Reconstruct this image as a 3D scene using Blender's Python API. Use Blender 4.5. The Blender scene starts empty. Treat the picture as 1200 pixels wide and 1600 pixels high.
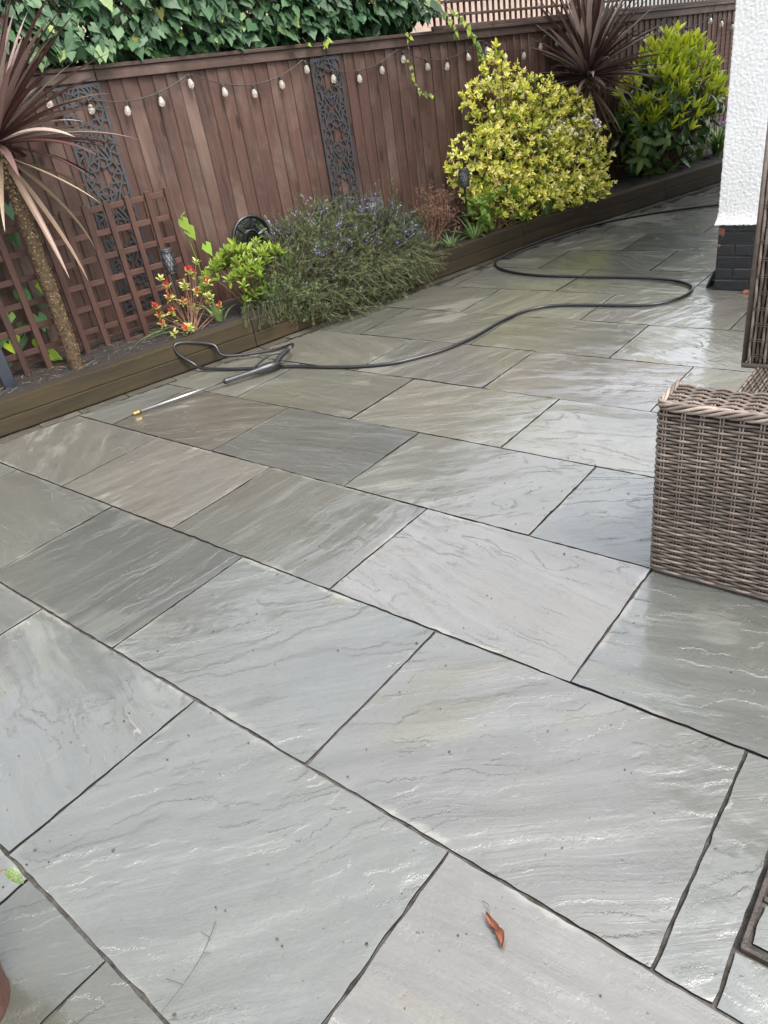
import bpy, bmesh, math, random
import numpy as np
from mathutils import Vector, Matrix, noise as mn

random.seed(7); rng = np.random.default_rng(7)
scene = bpy.context.scene
R_ = math.radians

# ------------------------------------------------------------------ camera
right = Vector((0.77708203, 0.61267052, -0.14414698))
down = Vector((0.21918673, -0.47811097, -0.85050989))
fwd = Vector((-0.59000059, 0.62932085, -0.50582069))
cam_d = bpy.data.cameras.new('camera')
cam = bpy.data.objects.new('camera', cam_d); scene.collection.objects.link(cam)
cm = Matrix.Identity(4)
for i in range(3):
    cm[i][0] = right[i]; cm[i][1] = -down[i]; cm[i][2] = -fwd[i]
cm[2][3] = 1.5
cam.matrix_world = cm
cam_d.sensor_fit = 'VERTICAL'; cam_d.sensor_height = 24.0; cam_d.sensor_width = 18.0
cam_d.lens = 24.0 * 1134.09 / 1600.0
cam_d.clip_start = 0.05; cam_d.clip_end = 2000
scene.camera = cam

# ------------------------------------------------------------------ sky and sun (bright overcast)
SUN_DIR = Vector((0.55, -0.04, 0.84)).normalized()
world = bpy.data.worlds.new('World'); scene.world = world; world.use_nodes = True
wt = world.node_tree; wt.nodes.clear()
sky = wt.nodes.new('ShaderNodeTexSky'); sky.sky_type = 'NISHITA'; sky.sun_disc = False
sky.sun_elevation = math.asin(SUN_DIR.z); sky.sun_rotation = math.atan2(SUN_DIR.x, SUN_DIR.y)
sky.air_density = 1.0; sky.dust_density = 4.0; sky.ozone_density = 1.0
hs = wt.nodes.new('ShaderNodeHueSaturation'); hs.inputs['Saturation'].default_value = 0.30
tc = wt.nodes.new('ShaderNodeTexCoord')
cn = wt.nodes.new('ShaderNodeTexNoise'); cn.inputs['Scale'].default_value = 2.2; cn.inputs['Detail'].default_value = 5
cr = wt.nodes.new('ShaderNodeMapRange'); cr.inputs[1].default_value = 0.3; cr.inputs[2].default_value = 0.7
cr.inputs[3].default_value = 0.78; cr.inputs[4].default_value = 1.25
mx = wt.nodes.new('ShaderNodeVectorMath'); mx.operation = 'SCALE'
bg = wt.nodes.new('ShaderNodeBackground'); bg.inputs['Strength'].default_value = 0.15
wo = wt.nodes.new('ShaderNodeOutputWorld')
wt.links.new(sky.outputs[0], hs.inputs['Color']); wt.links.new(tc.outputs['Generated'], cn.inputs['Vector'])
wt.links.new(cn.outputs[0], cr.inputs[0]); wt.links.new(hs.outputs[0], mx.inputs[0]); wt.links.new(cr.outputs[0], mx.inputs['Scale'])
wt.links.new(mx.outputs[0], bg.inputs[0]); wt.links.new(bg.outputs[0], wo.inputs[0])
sl = bpy.data.lights.new('sun', 'SUN'); sl.energy = 1.0; sl.angle = R_(20); sl.color = (1.0, 0.97, 0.93)
so = bpy.data.objects.new('sun', sl); scene.collection.objects.link(so)
so.rotation_euler = (-SUN_DIR).to_track_quat('-Z', 'Y').to_euler()
so.location = (0, 0, 20)
vs = scene.view_settings
vs.view_transform = 'Standard'; vs.look = 'None'; vs.gamma = 1.0; vs.use_curve_mapping = False
vs.exposure = 2.12
scene.cycles.use_denoising = True
scene.cycles.max_bounces = 8; scene.cycles.transparent_max_bounces = 8
scene.cycles.sample_clamp_indirect = 6.0

# ------------------------------------------------------------------ helpers
COL = scene.collection
def link(o, parent=None):
    COL.objects.link(o)
    if parent is not None: o.parent = parent
    return o
def tag(o, label=None, cat=None, group=None, kind=None):
    if label: o['label'] = label
    if cat: o['category'] = cat
    if group: o['group'] = group
    if kind: o['kind'] = kind
    return o
def empty(name, loc=(0, 0, 0), rotz=0.0, **k):
    o = bpy.data.objects.new(name, None); o.empty_display_size = 0.1
    o.location = loc; o.rotation_euler = (0, 0, rotz); link(o); tag(o, **k)
    return o
def inst(name, mesh, parent=None, loc=(0, 0, 0), mat4=None):
    o = bpy.data.objects.new(name, mesh); link(o, parent)
    if mat4 is not None: o.matrix_basis = mat4
    else: o.location = loc
    return o

class MB:
    """collects geometry; build() makes one mesh object"""
    def __init__(self): self.v = []; self.f = []; self.t = []; self.n = 0
    def add(self, v, f, tone=0.5):
        v = np.asarray(v, float); self.v.append(v)
        for q in f: self.f.append(tuple(int(i) + self.n for i in q))
        self.t.extend([tone] * len(f)) if np.isscalar(tone) else self.t.extend(list(tone))
        self.n += len(v); return self
    def box(self, c, size, M=None, tone=0.5):
        c = np.asarray(c, float); h = np.asarray(size, float) / 2
        s = np.array([(x, y, z) for x in (-1, 1) for y in (-1, 1) for z in (-1, 1)]) * h
        if M is not None: s = s @ np.asarray(M).T
        return self.add(s + c, [(0, 1, 3, 2), (4, 6, 7, 5), (0, 4, 5, 1), (2, 3, 7, 6), (0, 2, 6, 4), (1, 5, 7, 3)], tone)
    def tube(self, pts, rad, k=8, tone=0.5, caps=True, closed=False):
        P = np.asarray(pts, float); n = len(P); r = np.full(n, rad) if np.isscalar(rad) else np.asarray(rad, float)
        T = np.gradient(P, axis=0)
        if closed: T = np.roll(P, -1, 0) - np.roll(P, 1, 0)
        T /= np.linalg.norm(T, axis=1)[:, None] + 1e-12
        a = np.array([0, 0, 1.]) if abs(T[0][2]) < .9 else np.array([1., 0, 0])
        N = np.zeros_like(P); N[0] = np.cross(T[0], a); N[0] /= np.linalg.norm(N[0])
        for i in range(1, n):
            q = N[i - 1] - T[i] * (N[i - 1] @ T[i]); N[i] = q / (np.linalg.norm(q) + 1e-12)
        B = np.cross(T, N); an = np.linspace(0, 2 * np.pi, k, endpoint=False)
        V = (P[:, None] + r[:, None, None] * (np.cos(an)[None, :, None] * N[:, None] + np.sin(an)[None, :, None] * B[:, None])).reshape(-1, 3)
        F = []
        for i in range(n if closed else n - 1):
            j = (i + 1) % n
            for m in range(k):
                F.append((i * k + m, i * k + (m + 1) % k, j * k + (m + 1) % k, j * k + m))
        if caps and not closed: F += [tuple(range(k))[::-1], tuple(range((n - 1) * k, n * k))]
        return self.add(V, F, tone)
    def lathe(self, prof, c=(0, 0, 0), k=16, tone=0.5):
        an = np.linspace(0, 2 * np.pi, k, endpoint=False); V = []; F = []
        for r, z in prof:
            for a in an: V.append((r * math.cos(a) + c[0], r * math.sin(a) + c[1], z + c[2]))
        for i in range(len(prof) - 1):
            for m in range(k): F.append((i * k + m, i * k + (m + 1) % k, (i + 1) * k + (m + 1) % k, (i + 1) * k + m))
        F += [tuple(range(k))[::-1], tuple(range((len(prof) - 1) * k, len(prof) * k))]
        return self.add(V, F, tone)
    def leaves(self, tmpl, pos, dirs, ups, scale, tones, wid=None):
        """many copies of a leaf template; tmpl y axis -> dirs, z axis ~ ups"""
        tv, tf = tmpl; pos = np.asarray(pos, float); D = np.asarray(dirs, float); U = np.asarray(ups, float)
        D = D / (np.linalg.norm(D, axis=1)[:, None] + 1e-9); X = np.cross(D, U); X /= np.linalg.norm(X, axis=1)[:, None] + 1e-9
        Z = np.cross(X, D); sc = np.asarray(scale, float); sc = np.full(len(pos), sc) if sc.ndim == 0 else sc
        wd = sc if wid is None else sc * np.asarray(wid)
        V = pos[:, None] + (tv[None, :, 0, None] * wd[:, None, None]) * X[:, None] + (tv[None, :, 1, None] * sc[:, None, None]) * D[:, None] + (tv[None, :, 2, None] * sc[:, None, None]) * Z[:, None]
        m = len(tv); base = self.n + np.arange(len(pos)) * m
        self.v.append(V.reshape(-1, 3)); self.n += m * len(pos)
        for b, t in zip(base, tones):
            for q in tf: self.f.append(tuple(int(b + i) for i in q)); self.t.append(t)
        return self
    def mesh(self, name, material, smooth=False):
        me = bpy.data.meshes.new(name)
        me.from_pydata(np.concatenate(self.v).tolist(), [], self.f)
        at = me.attributes.new('tone', 'FLOAT', 'FACE'); at.data.foreach_set('value', np.asarray(self.t, 'f'))
        if material: me.materials.append(material)
        if smooth: me.polygons.foreach_set('use_smooth', [True] * len(me.polygons))
        me.update(); return me
    def build(self, name, material, parent=None, smooth=False, loc=(0, 0, 0)):
        return inst(name, self.mesh(name, material, smooth), parent, loc)

def bevel_mesh(me, off, seg=1):
    bm = bmesh.new(); bm.from_mesh(me)
    bmesh.ops.bevel(bm, geom=bm.edges[:], offset=off, segments=seg, affect='EDGES', profile=.5, clamp_overlap=True)
    bm.to_mesh(me); bm.free(); return me

# node shorthand
class NT:
    def __init__(self, name):
        self.m = bpy.data.materials.new(name); self.m.use_nodes = True; self.t = self.m.node_tree; self.t.nodes.clear()
        self.out = self.t.nodes.new('ShaderNodeOutputMaterial')
    def put(self, sock, val):
        if val is None: return
        if isinstance(val, bpy.types.NodeSocket): self.t.links.new(val, sock)
        elif isinstance(val, (tuple, list)):
            sock.default_value = tuple(val) + ((1.0,) if len(val) == 3 and len(sock.default_value) == 4 else ())
        else: sock.default_value = val
    def node(self, typ, ins=None, **attr):
        n = self.t.nodes.new('ShaderNode' + typ)
        for k, v in attr.items(): setattr(n, k, v)
        for k, v in (ins or {}).items(): self.put(n.inputs[k], v)
        return n
    def math(self, op, a, b=None, c=None, clamp=False):
        n = self.node('Math', operation=op, use_clamp=clamp)
        for i, x in enumerate((a, b, c)):
            if x is not None: self.put(n.inputs[i], x)
        return n.outputs[0]
    def vmath(self, op, a, b=None, scale=None):
        n = self.node('VectorMath', operation=op); self.put(n.inputs[0], a)
        if b is not None: self.put(n.inputs[1], b)
        if scale is not None: self.put(n.inputs['Scale'], scale)
        return n.outputs[0]
    def mapping(self, v, scale=(1, 1, 1), rot=(0, 0, 0), loc=(0, 0, 0)):
        return self.node('Mapping', {'Vector': v, 'Scale': scale, 'Rotation': rot, 'Location': loc}).outputs[0]
    def noise(self, v, scale, detail=4, rough=.55, dist=0.0, col=False):
        n = self.node('TexNoise', {'Vector': v, 'Scale': scale, 'Detail': detail, 'Roughness': rough, 'Distortion': dist})
        return n.outputs[1 if col else 0]
    def rng(self, v, a, b, c=0.0, d=1.0, smooth=False):
        return self.node('MapRange', {0: v, 1: a, 2: b, 3: c, 4: d}, interpolation_type='SMOOTHSTEP' if smooth else 'LINEAR').outputs[0]
    def ramp(self, v, stops):
        n = self.node('ValToRGB', {0: v}); e = n.color_ramp.elements
        while len(e) < len(stops): e.new(.5)
        for el, (p, c) in zip(e, stops): el.position = p; el.color = tuple(c) + (1,)
        return n.outputs[0]
    def mix(self, f, a, b, mode='MIX'):
        n = self.node('Mix', data_type='RGBA', blend_type=mode)
        self.put(n.inputs[0], f); self.put(n.inputs[6], a); self.put(n.inputs[7], b); return n.outputs[2]
    def mixf(self, f, a, b):
        n = self.node('Mix', data_type='FLOAT'); self.put(n.inputs[0], f); self.put(n.inputs[2], a); self.put(n.inputs[3], b); return n.outputs[0]
    def bump(self, h, dist, strength=1.0, normal=None):
        return self.node('Bump', {'Height': h, 'Distance': dist, 'Strength': strength, 'Normal': normal}).outputs[0]
    def bsdf(self, **k):
        n = self.node('BsdfPrincipled', {a.replace('_', ' '): b for a, b in k.items()}); return n.outputs[0]
    def fin(self, s): self.t.links.new(s, self.out.inputs[0]); return self.m
    def obj(self): return self.node('TexCoord').outputs['Object']
    def geo(self): return self.node('NewGeometry').outputs['Position']
    def attr(self, n): return self.node('Attribute', attribute_name=n).outputs['Fac']
    def info(self): return self.node('ObjectInfo')

def plain(name, col, rough=.5, metal=0.0, vary=.25, scale=20, bump=0.0, spec=.5):
    t = NT(name); p = t.obj(); n = t.noise(p, scale, 5)
    c = t.mix(t.rng(n, .3, .7), tuple(x * (1 - vary) for x in col), tuple(min(1, x * (1 + vary)) for x in col))
    nm = t.bump(t.noise(p, scale * 4, 4), bump) if bump else None
    return t.fin(t.bsdf(Base_Color=c, Roughness=t.rng(n, .3, .7, rough * .85, min(1, rough * 1.15)), Metallic=metal, Specular_IOR_Level=spec, Normal=nm))

def leafmat(name, stops, rough=.45, trans=.25, spec=.4, veins=False, use_info=False):
    """leaf colour from the per-leaf tone; small mottling inside the leaf"""
    t = NT(name); p = t.obj()
    tone = t.attr('tone')
    if use_info:
        tone = t.info().outputs['Random']
    n = t.noise(p, 60 if not veins else 9, 3)
    c = t.ramp(t.math('ADD', tone, t.rng(n, .3, .7, -.07, .07)), stops)
    if veins:
        w = t.noise(p, 26, 4, .6, 1.0)
        c = t.mix(t.rng(w, .48, .66, 0, .75), c, (.30, .33, .09))
    b = t.bsdf(Base_Color=c, Roughness=rough, Specular_IOR_Level=spec)
    tr = t.node('BsdfTranslucent', {'Color': c}).outputs[0]
    s = t.node('MixShader', {0: trans, 1: b, 2: tr}).outputs[0]
    return t.fin(s)

# ------------------------------------------------------------------ materials
def m_slab():
    t = NT('wet_sandstone'); inf = t.info(); p = t.obj(); rnd = inf.outputs['Random']
    off = t.vmath('SCALE', t.node('CombineXYZ', {0: rnd, 1: t.math('MULTIPLY', rnd, 3.7), 2: t.math('MULTIPLY', rnd, 7.3)}).outputs[0], scale=37.0)
    ang = t.math('MULTIPLY', t.math('FRACT', t.math('MULTIPLY', rnd, 17.31)), 2.2)
    rot = t.node('VectorRotate', {'Vector': p, 'Angle': t.math('SUBTRACT', ang, 1.5)}, rotation_type='Z_AXIS').outputs[0]
    q = t.vmath('ADD', rot, off)
    wq = t.vmath('ADD', q, t.vmath('SCALE', t.vmath('SUBTRACT', t.noise(q, 2.0, 2, col=True), (.5, .5, .5)), scale=.10))
    # bedding streaks
    s1 = t.noise(t.mapping(wq, (1.1, 11, 1)), 1.0, 8, .66, .15)
    s2 = t.noise(t.mapping(wq, (3, 70, 1)), 1.0, 5, .6, .2)
    bl = t.noise(q, 2.0, 5, .55, .3)
    base = inf.outputs['Color']
    stk = t.rng(t.noise(q, 1.3, 2), .35, .65, .2, .75)
    dark = t.mix(1.0, base, (.66, .65, .62), 'MULTIPLY')
    lite = t.mix(1.0, base, (1.25, 1.25, 1.22), 'MULTIPLY')
    c = t.mix(t.math('ADD', t.math('MULTIPLY', t.math('SUBTRACT', t.rng(s1, .34, .68), .5), stk), .5), dark, lite)
    c = t.mix(t.rng(s2, .42, .78, 0, .22), c, t.mix(1.0, base, (1.35, 1.3, 1.2), 'MULTIPLY'))
    c = t.mix(t.rng(bl, .50, .72, 0, .18), c, t.mix(1.0, base, (1.05, .90, .66), 'MULTIPLY'))
    fg = t.noise(t.mapping(q, (60, 220, 1)), 1.0, 4, .7)
    c = t.mix(t.rng(fg, .3, .7, 0, .5), t.mix(1.0, c, (.82, .82, .81), 'MULTIPLY'), t.mix(1.0, c, (1.2, 1.2, 1.2), 'MULTIPLY'))
    # pale bloom along parts of the cut edges, small dark specks
    xyz = t.node('SeparateXYZ', {0: p})
    ed = t.math('MINIMUM', t.math('SUBTRACT', .4535, t.math('ABSOLUTE', xyz.outputs[0])), t.math('SUBTRACT', .296, t.math('ABSOLUTE', xyz.outputs[1])))
    edn = t.math('ADD', ed, t.rng(t.noise(q, 14, 5, .7), .35, .65, -.010, .012))
    em = t.rng(t.noise(q, 2.6, 3), .50, .66, 0, .5, True)
    c = t.mix(t.math('MULTIPLY', t.rng(edn, .0, .020, 1, 0, True), em), c, (.27, .26, .225))
    # pale lines along the bedding: mineral veins and painted glints of ledge edges
    vq = t.vmath('ADD', wq, t.vmath('SCALE', t.vmath('SUBTRACT', t.noise(q, 18, 5, .7, col=True), (.5, .5, .5)), scale=.030))
    vn = t.math('ABSOLUTE', t.math('SUBTRACT', t.noise(t.mapping(vq, (1.3, 7.5, 1)), 1.0, 2, .5), .5))
    vm = t.math('MULTIPLY', t.rng(vn, .0008, .0045, 1, 0, True), t.rng(t.noise(q, 3.3, 3, .6), .60, .70, 0, .5, True))
    c = t.mix(vm, c, (.25, .245, .22))
    sp = t.noise(q, 75, 2, .5)
    c = t.mix(t.rng(sp, .735, .76, 0, .8), c, (.012, .010, .009))
    # riven relief: thin layers that break off in ragged steps, in places only
    r2 = t.math('FRACT', t.math('MULTIPLY', rnd, 53.7))
    rg = t.vmath('ADD', wq, t.vmath('SCALE', t.vmath('SUBTRACT', t.noise(q, 15, 7, .80, col=True), (.5, .5, .5)), scale=.060))
    an = t.node('CombineXYZ', {0: 1.9, 1: t.math('ADD', 4.2, t.math('MULTIPLY', r2, 4.5)), 2: 1.0}).outputs[0]
    h0 = t.noise(t.vmath('MULTIPLY', rg, an), 1.2, 2, .45, .1)
    k = t.math('MULTIPLY', h0, 8.0)
    lo = t.rng(t.noise(q, 7, 3), .35, .62, .45, .96)
    fl = t.math('ADD', t.math('FLOOR', k), t.rng(t.math('FRACT', k), lo, 1.0, 0, 1, True))
    msk = t.math('MULTIPLY', t.rng(t.noise(q, 2.4, 3), .40, .58, 0, 1, True), t.rng(t.noise(q, 9, 3), .36, .56, .25, 1.0))
    hh = t.math('MULTIPLY', t.mixf(msk, t.math('MULTIPLY', k, .75), fl), 1.25)
    ms2 = t.rng(t.noise(q, 3.1, 2), .40, .62, .10, 1, True)
    s3 = t.math('MULTIPLY', s1, t.math('MULTIPLY', ms2, 4.2))
    pit = t.rng(t.noise(q, 34, 4, .6), .30, .42, -.35, 0, True)
    ms3 = t.rng(t.noise(q, 1.9, 2), .42, .62, .2, 1.6, True)
    grain = t.math('ADD', t.math('MULTIPLY', s2, ms3), t.math('MULTIPLY', t.noise(q, 150, 3, .65), .40))
    h = t.math('ADD', t.math('ADD', t.math('ADD', t.math('ADD', hh, s3), grain), pit), t.math('MULTIPLY', vm, 1.2))
    nb = t.bump(h, .0017)
    nf = t.bump(t.math('ADD', t.math('ADD', t.math('MULTIPLY', hh, 1.5), t.math('MULTIPLY', s3, .7)), t.math('MULTIPLY', grain, .06)), .0008)
    # water film: lies in ragged sheets on the low, smooth parts; raised parts are merely damp
    wet = t.noise(t.vmath('ADD', t.geo(), t.vmath('SCALE', t.noise(q, 8, 5, .7, col=True), scale=.16)), 1.25, 4, .55, .3)
    wet = t.math('SUBTRACT', t.math('SUBTRACT', wet, t.math('MULTIPLY', t.math('SUBTRACT', s1, .5), .40)), t.math('MULTIPLY', t.math('SUBTRACT', h0, .5), .35))
    wm = t.rng(wet, .34, .41, 0, 1, True)
    c = t.mix(wm, t.mix(1.0, c, (.97, .97, .95), 'MULTIPLY'), t.mix(1.0, c, (.80, .80, .80), 'MULTIPLY'))
    b = t.bsdf(Base_Color=c, Roughness=t.mixf(wm, .52, .38), Specular_IOR_Level=t.mixf(wm, .3, .5), Normal=nb,
               Coat_Weight=t.mixf(wm, .22, 1.0), Coat_Roughness=t.mixf(wm, .26, .022), Coat_IOR=1.74, Coat_Normal=nf)
    return t.fin(b)

def m_wood(name, cdark, clight, axis='z', rough=.6, vary=.5, grey=0.0, scale=1.0, knots=True, bump=.0012):
    t = NT(name); p = t.obj(); rnd = t.info().outputs['Random']
    off = t.vmath('SCALE', t.node('CombineXYZ', {0: rnd, 1: t.math('MULTIPLY', rnd, 5.1), 2: t.math('MULTIPLY', rnd, 9.7)}).outputs[0], scale=23.0)
    q = t.vmath('ADD', p, off)
    sc = {'z': (26, 26, 1.1), 'x': (1.1, 26, 26), 'y': (26, 1.1, 26)}[axis]
    q2 = t.vmath('ADD', q, t.vmath('SCALE', t.vmath('SUBTRACT', t.noise(q, 5, 2, col=True), (.5, .5, .5)), scale=.05))
    g = t.noise(t.mapping(q2, tuple(a * scale for a in sc)), 1.0, 6, .6, .6)
    g2 = t.noise(t.mapping(q2, tuple(a * 4 * scale for a in sc)), 1.0, 4, .6)
    pt = t.noise(q, 2.1, 4, .6)
    f = t.math('ADD', t.math('ADD', t.math('MULTIPLY', g, .6), t.math('MULTIPLY', g2, .25)), t.math('ADD', t.math('MULTIPLY', pt, .35), t.math('MULTIPLY', t.math('SUBTRACT', rnd, .5), vary * .4)))
    c = t.ramp(f, [(.36, cdark), (.62, tuple((a + b) / 2 for a, b in zip(cdark, clight))), (.85, clight)])
    h = t.math('ADD', g, t.math('MULTIPLY', g2, .6))
    if knots:
        kn = t.node('TexVoronoi', {'Vector': t.mapping(q, {'z': (7, 7, 2.4), 'x': (2.4, 7, 7), 'y': (7, 2.4, 7)}[axis]), 'Scale': 1.0, 'Randomness': 1.0})
        kd = t.rng(kn.outputs[0], .08, .16, 1, 0, True)
        c = t.mix(t.math('MULTIPLY', kd, .7), c, tuple(x * .35 for x in cdark))
    if grey: c = t.mix(t.rng(t.noise(q, 1.3, 5, .65, .5), .5, .72, 0, grey), c, (.30, .24, .19))
    return t.fin(t.bsdf(Base_Color=c, Roughness=rough, Specular_IOR_Level=.35, Normal=t.bump(h, bump)))

def m_render():
    t = NT('white_roughcast'); p = t.obj()
    c = t.mix(t.rng(t.noise(p, 2.5, 5), .35, .7), (.52, .515, .50), (.60, .595, .58))
    h = t.math('ADD', t.noise(p, 60, 4, .6), t.math('MULTIPLY', t.noise(p, 180, 3), .4))
    return t.fin(t.bsdf(Base_Color=c, Roughness=.75, Normal=t.bump(h, .004)))

def m_soil():
    t = NT('dark_soil'); p = t.geo()
    n = t.noise(p, 55, 6, .7); c = t.ramp(n, [(.3, (.003, .0022, .0017)), (.55, (.010, .007, .0055)), (.75, (.030, .021, .016))])
    return t.fin(t.bsdf(Base_Color=c, Roughness=.85, Normal=t.bump(t.noise(p, 80, 6, .7), .012)))

def m_tone(name, stops, rough=.5, spec=.4, metal=0.0):
    t = NT(name); p = t.obj()
    c = t.ramp(t.math('ADD', t.attr('tone'), t.rng(t.noise(p, 45, 3), .3, .7, -.1, .1)), stops)
    return t.fin(t.bsdf(Base_Color=c, Roughness=rough, Specular_IOR_Level=spec, Metallic=metal))

M = {}
M['slab'] = m_slab()
M['mortar'] = plain('damp_mortar', (.046, .043, .038), .8, vary=.6, scale=30, bump=.003, spec=.12)
M['slabside'] = plain('damp_stone_side', (.013, .0125, .0115), .8, vary=.4, scale=30, spec=.15)
M['earth'] = m_soil()
M['ground'] = plain('garden_earth', (.05, .06, .03), .9, vary=.3, scale=4)
M['fence'] = m_wood('fence_wood', (.017, .0080, .0058), (.088, .046, .034), 'z', .6, .14, grey=.18)
M['rail'] = m_wood('rail_wood', (.016, .009, .007), (.066, .038, .029), 'y', .62, .4, grey=.2)
M['trellis'] = m_wood('trellis_wood', (.018, .0075, .005), (.070, .030, .020), 'z', .6, .5, knots=False)
M['sleeper'] = m_wood('sleeper_wood', (.0042, .0028, .0008), (.036, .0235, .0062), 'y', .8, .3, scale=.6)
M['panel'] = plain('slate_grey_metal', (.018, .0195, .0225), .55, vary=.2, scale=12)
M['black'] = plain('black_plastic', (.006, .006, .0065), .38, vary=.3, scale=30)
M['diffuser'] = plain('torch_diffuser', (.30, .30, .29), .4, vary=.1)
M['hose'] = plain('black_rubber_hose', (.0045, .0045, .005), .36, vary=.3, scale=40)
M['steel'] = plain('steel_lance', (.42, .42, .42), .32, metal=1.0, vary=.1)
M['brass'] = plain('brass_nozzle', (.26, .19, .07), .45, metal=1.0, vary=.15)
M['white'] = m_render()
M['blackpaint'] = plain('black_masonry_paint', (.0045, .0045, .005), .36, vary=.35, scale=26, bump=.005)
M['redbrick'] = plain('bare_red_brick', (.13, .045, .025), .8, vary=.3, scale=60, bump=.002)
M['terracotta'] = plain('terracotta', (.12, .042, .027), .7, vary=.35, scale=22, bump=.003)
M['beige'] = plain('beige_brick', (.27, .20, .16), .85, vary=.15, scale=8)
M['roof'] = plain('roof_tile', (.10, .06, .05), .8, vary=.3, scale=6)
M['iron'] = plain('rusty_iron', (.028, .020, .015), .6, vary=.6, scale=50, bump=.002)
M['wicker'] = m_tone('grey_brown_wicker', [(0, (.028, .021, .016)), (.5, (.110, .085, .068)), (1, (.27, .22, .18))], .55, .4)
M['wickercore'] = plain('wicker_core', (.014, .010, .008), .8)
M['cable'] = plain('dark_cable', (.012, .010, .009), .6)
M['wire'] = plain('netting_wire', (.10, .055, .045), .6, metal=.3)
M['bark'] = m_tone('cordyline_bark', [(0, (.035, .022, .013)), (.5, (.14, .098, .055)), (1, (.34, .26, .15))], .8, .2)
M['twig'] = m_tone('brown_twigs', [(0, (.05, .025, .015)), (.5, (.13, .07, .045)), (1, (.26, .15, .09))], .75, .2)
M['ivy'] = leafmat('ivy_leaf', [(0, (.010, .030, .012)), (.45, (.028, .072, .028)), (.85, (.06, .11, .045)), (.955, (.11, .16, .06)), (.985, (.27, .33, .04)), (1, (.16, .09, .03))], .5, .18, .28, use_info=True)
M['ivym'] = leafmat('ivy_leaf_mass', [(0, (.010, .030, .012)), (.45, (.024, .062, .024)), (.85, (.055, .11, .04)), (1, (.26, .32, .04))], .5, .18, .28)
M['ivystem'] = plain('ivy_stem', (.07, .05, .03), .8)
M['cord'] = leafmat('purple_sword_leaf', [(0, (.040, .015, .014)), (.35, (.085, .042, .038)), (.65, (.16, .105, .092)), (1, (.36, .29, .24))], .34, .15, .5, use_info=True)
M['cordold'] = leafmat('faded_sword_leaf', [(0, (.09, .05, .035)), (.5, (.22, .15, .10)), (1, (.38, .30, .20))], .4, .2, .4, use_info=True)
M['choisya'] = leafmat('golden_choisya_leaf', [(0, (.05, .11, .012)), (.2, (.20, .27, .02)), (.42, (.56, .56, .06)), (.62, (.74, .70, .14)), (.85, (.86, .80, .34)), (.95, (.88, .84, .52)), (1, (.66, .42, .02))], .45, .22, .4)
M['laurelnew'] = leafmat('young_laurel_leaf', [(0, (.24, .34, .02)), (1, (.58, .60, .035))], .4, .35, .4, use_info=True)
M['laurelold'] = leafmat('mottled_laurel_leaf', [(0, (.020, .055, .014)), (.6, (.05, .11, .025)), (1, (.13, .20, .04))], .35, .2, .45, veins=True, use_info=True)
M['rosemary'] = leafmat('rosemary_needles', [(0, (.014, .028, .009)), (.5, (.045, .072, .024)), (.85, (.105, .145, .042)), (1, (.20, .22, .09))], .5, .2)
M['rosetwig'] = plain('rosemary_stem', (.085, .075, .04), .8)
M['bluefl'] = leafmat('pale_blue_flower', [(0, (.14, .13, .36)), (1, (.34, .32, .60))], .6, .3)
M['lime'] = leafmat('lime_green_leaf', [(0, (.05, .11, .012)), (.5, (.14, .21, .022)), (1, (.30, .36, .06))], .38, .3)
M['redtip'] = leafmat('red_tipped_leaf', [(0, (.09, .15, .02)), (.3, (.28, .31, .06)), (.6, (.38, .37, .12)), (.7, (.38, .07, .04)), (1, (.42, .022, .035))], .4, .3)
M['hydr'] = leafmat('fresh_green_leaf', [(0, (.045, .11, .015)), (.6, (.12, .22, .03)), (1, (.24, .32, .05))], .42, .3)
M['strap'] = leafmat('strap_leaf', [(0, (.05, .10, .03)), (.6, (.12, .20, .06)), (1, (.26, .33, .13))], .42, .25)
M['oldflower'] = leafmat('faded_pink_flower', [(0, (.16, .06, .04)), (1, (.34, .17, .12))], .7, .2)
M['deadleaf'] = plain('dead_leaf', (.10, .030, .012), .45, vary=.5, scale=60)
M['straw'] = m_tone('straw_litter', [(0, (.012, .008, .006)), (.5, (.045, .032, .022)), (1, (.20, .16, .11))], .8, .2)
def m_bulb():
    t = NT('frosted_bulb_glass')
    g = t.bsdf(Base_Color=(.85, .81, .72), Roughness=.06, Transmission_Weight=.82, IOR=1.35)
    d = t.bsdf(Base_Color=(.36, .33, .27), Roughness=.12)
    return t.fin(t.node('MixShader', {0: .14, 1: g, 2: d}).outputs[0])
M['bulb'] = m_bulb()
def m_mirror():
    t = NT('mirror_glass'); return t.fin(t.bsdf(Base_Color=(.75, .77, .78), Metallic=1.0, Roughness=.04))
M['mirror'] = m_mirror()

# ------------------------------------------------------------------ bed frame: s along the fence, w towards it
TH = math.atan2(1, .222); tx, ty = math.cos(TH), math.sin(TH)
def W(s, w, z=0.0): return np.array([-4.4504 + tx * s - ty * w, 1.8 + ty * s + tx * w, z])
ROTB = TH - math.pi / 2          # z rotation that turns +y into the fence direction, +x away from it
DT = np.array([tx, ty, 0]); DN = np.array([-ty, tx, 0])
FW = .68
def drop(s): return -.0195 * (s - 1.3)

# sleeper front line (kinks where the timbers meet)
SL = [(-5.05, -.8), (-4.05, 3.3), (-3.50, 6.2), (-2.36, 10.2)]
def sl_x(y):
    for (x0, y0), (x1, y1) in zip(SL, SL[1:]):
        if y <= y1 or (x1, y1) == SL[-1]: return x0 + (x1 - x0) * (y - y0) / (y1 - y0)

# ================================================================== SETTING
b = MB(); b.add([(-600, -600, -.08), (600, -600, -.08), (600, 600, -.08), (-600, 600, -.08)], [(0, 1, 2, 3)])
tag(b.build('ground', M['ground']), kind='structure')
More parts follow.
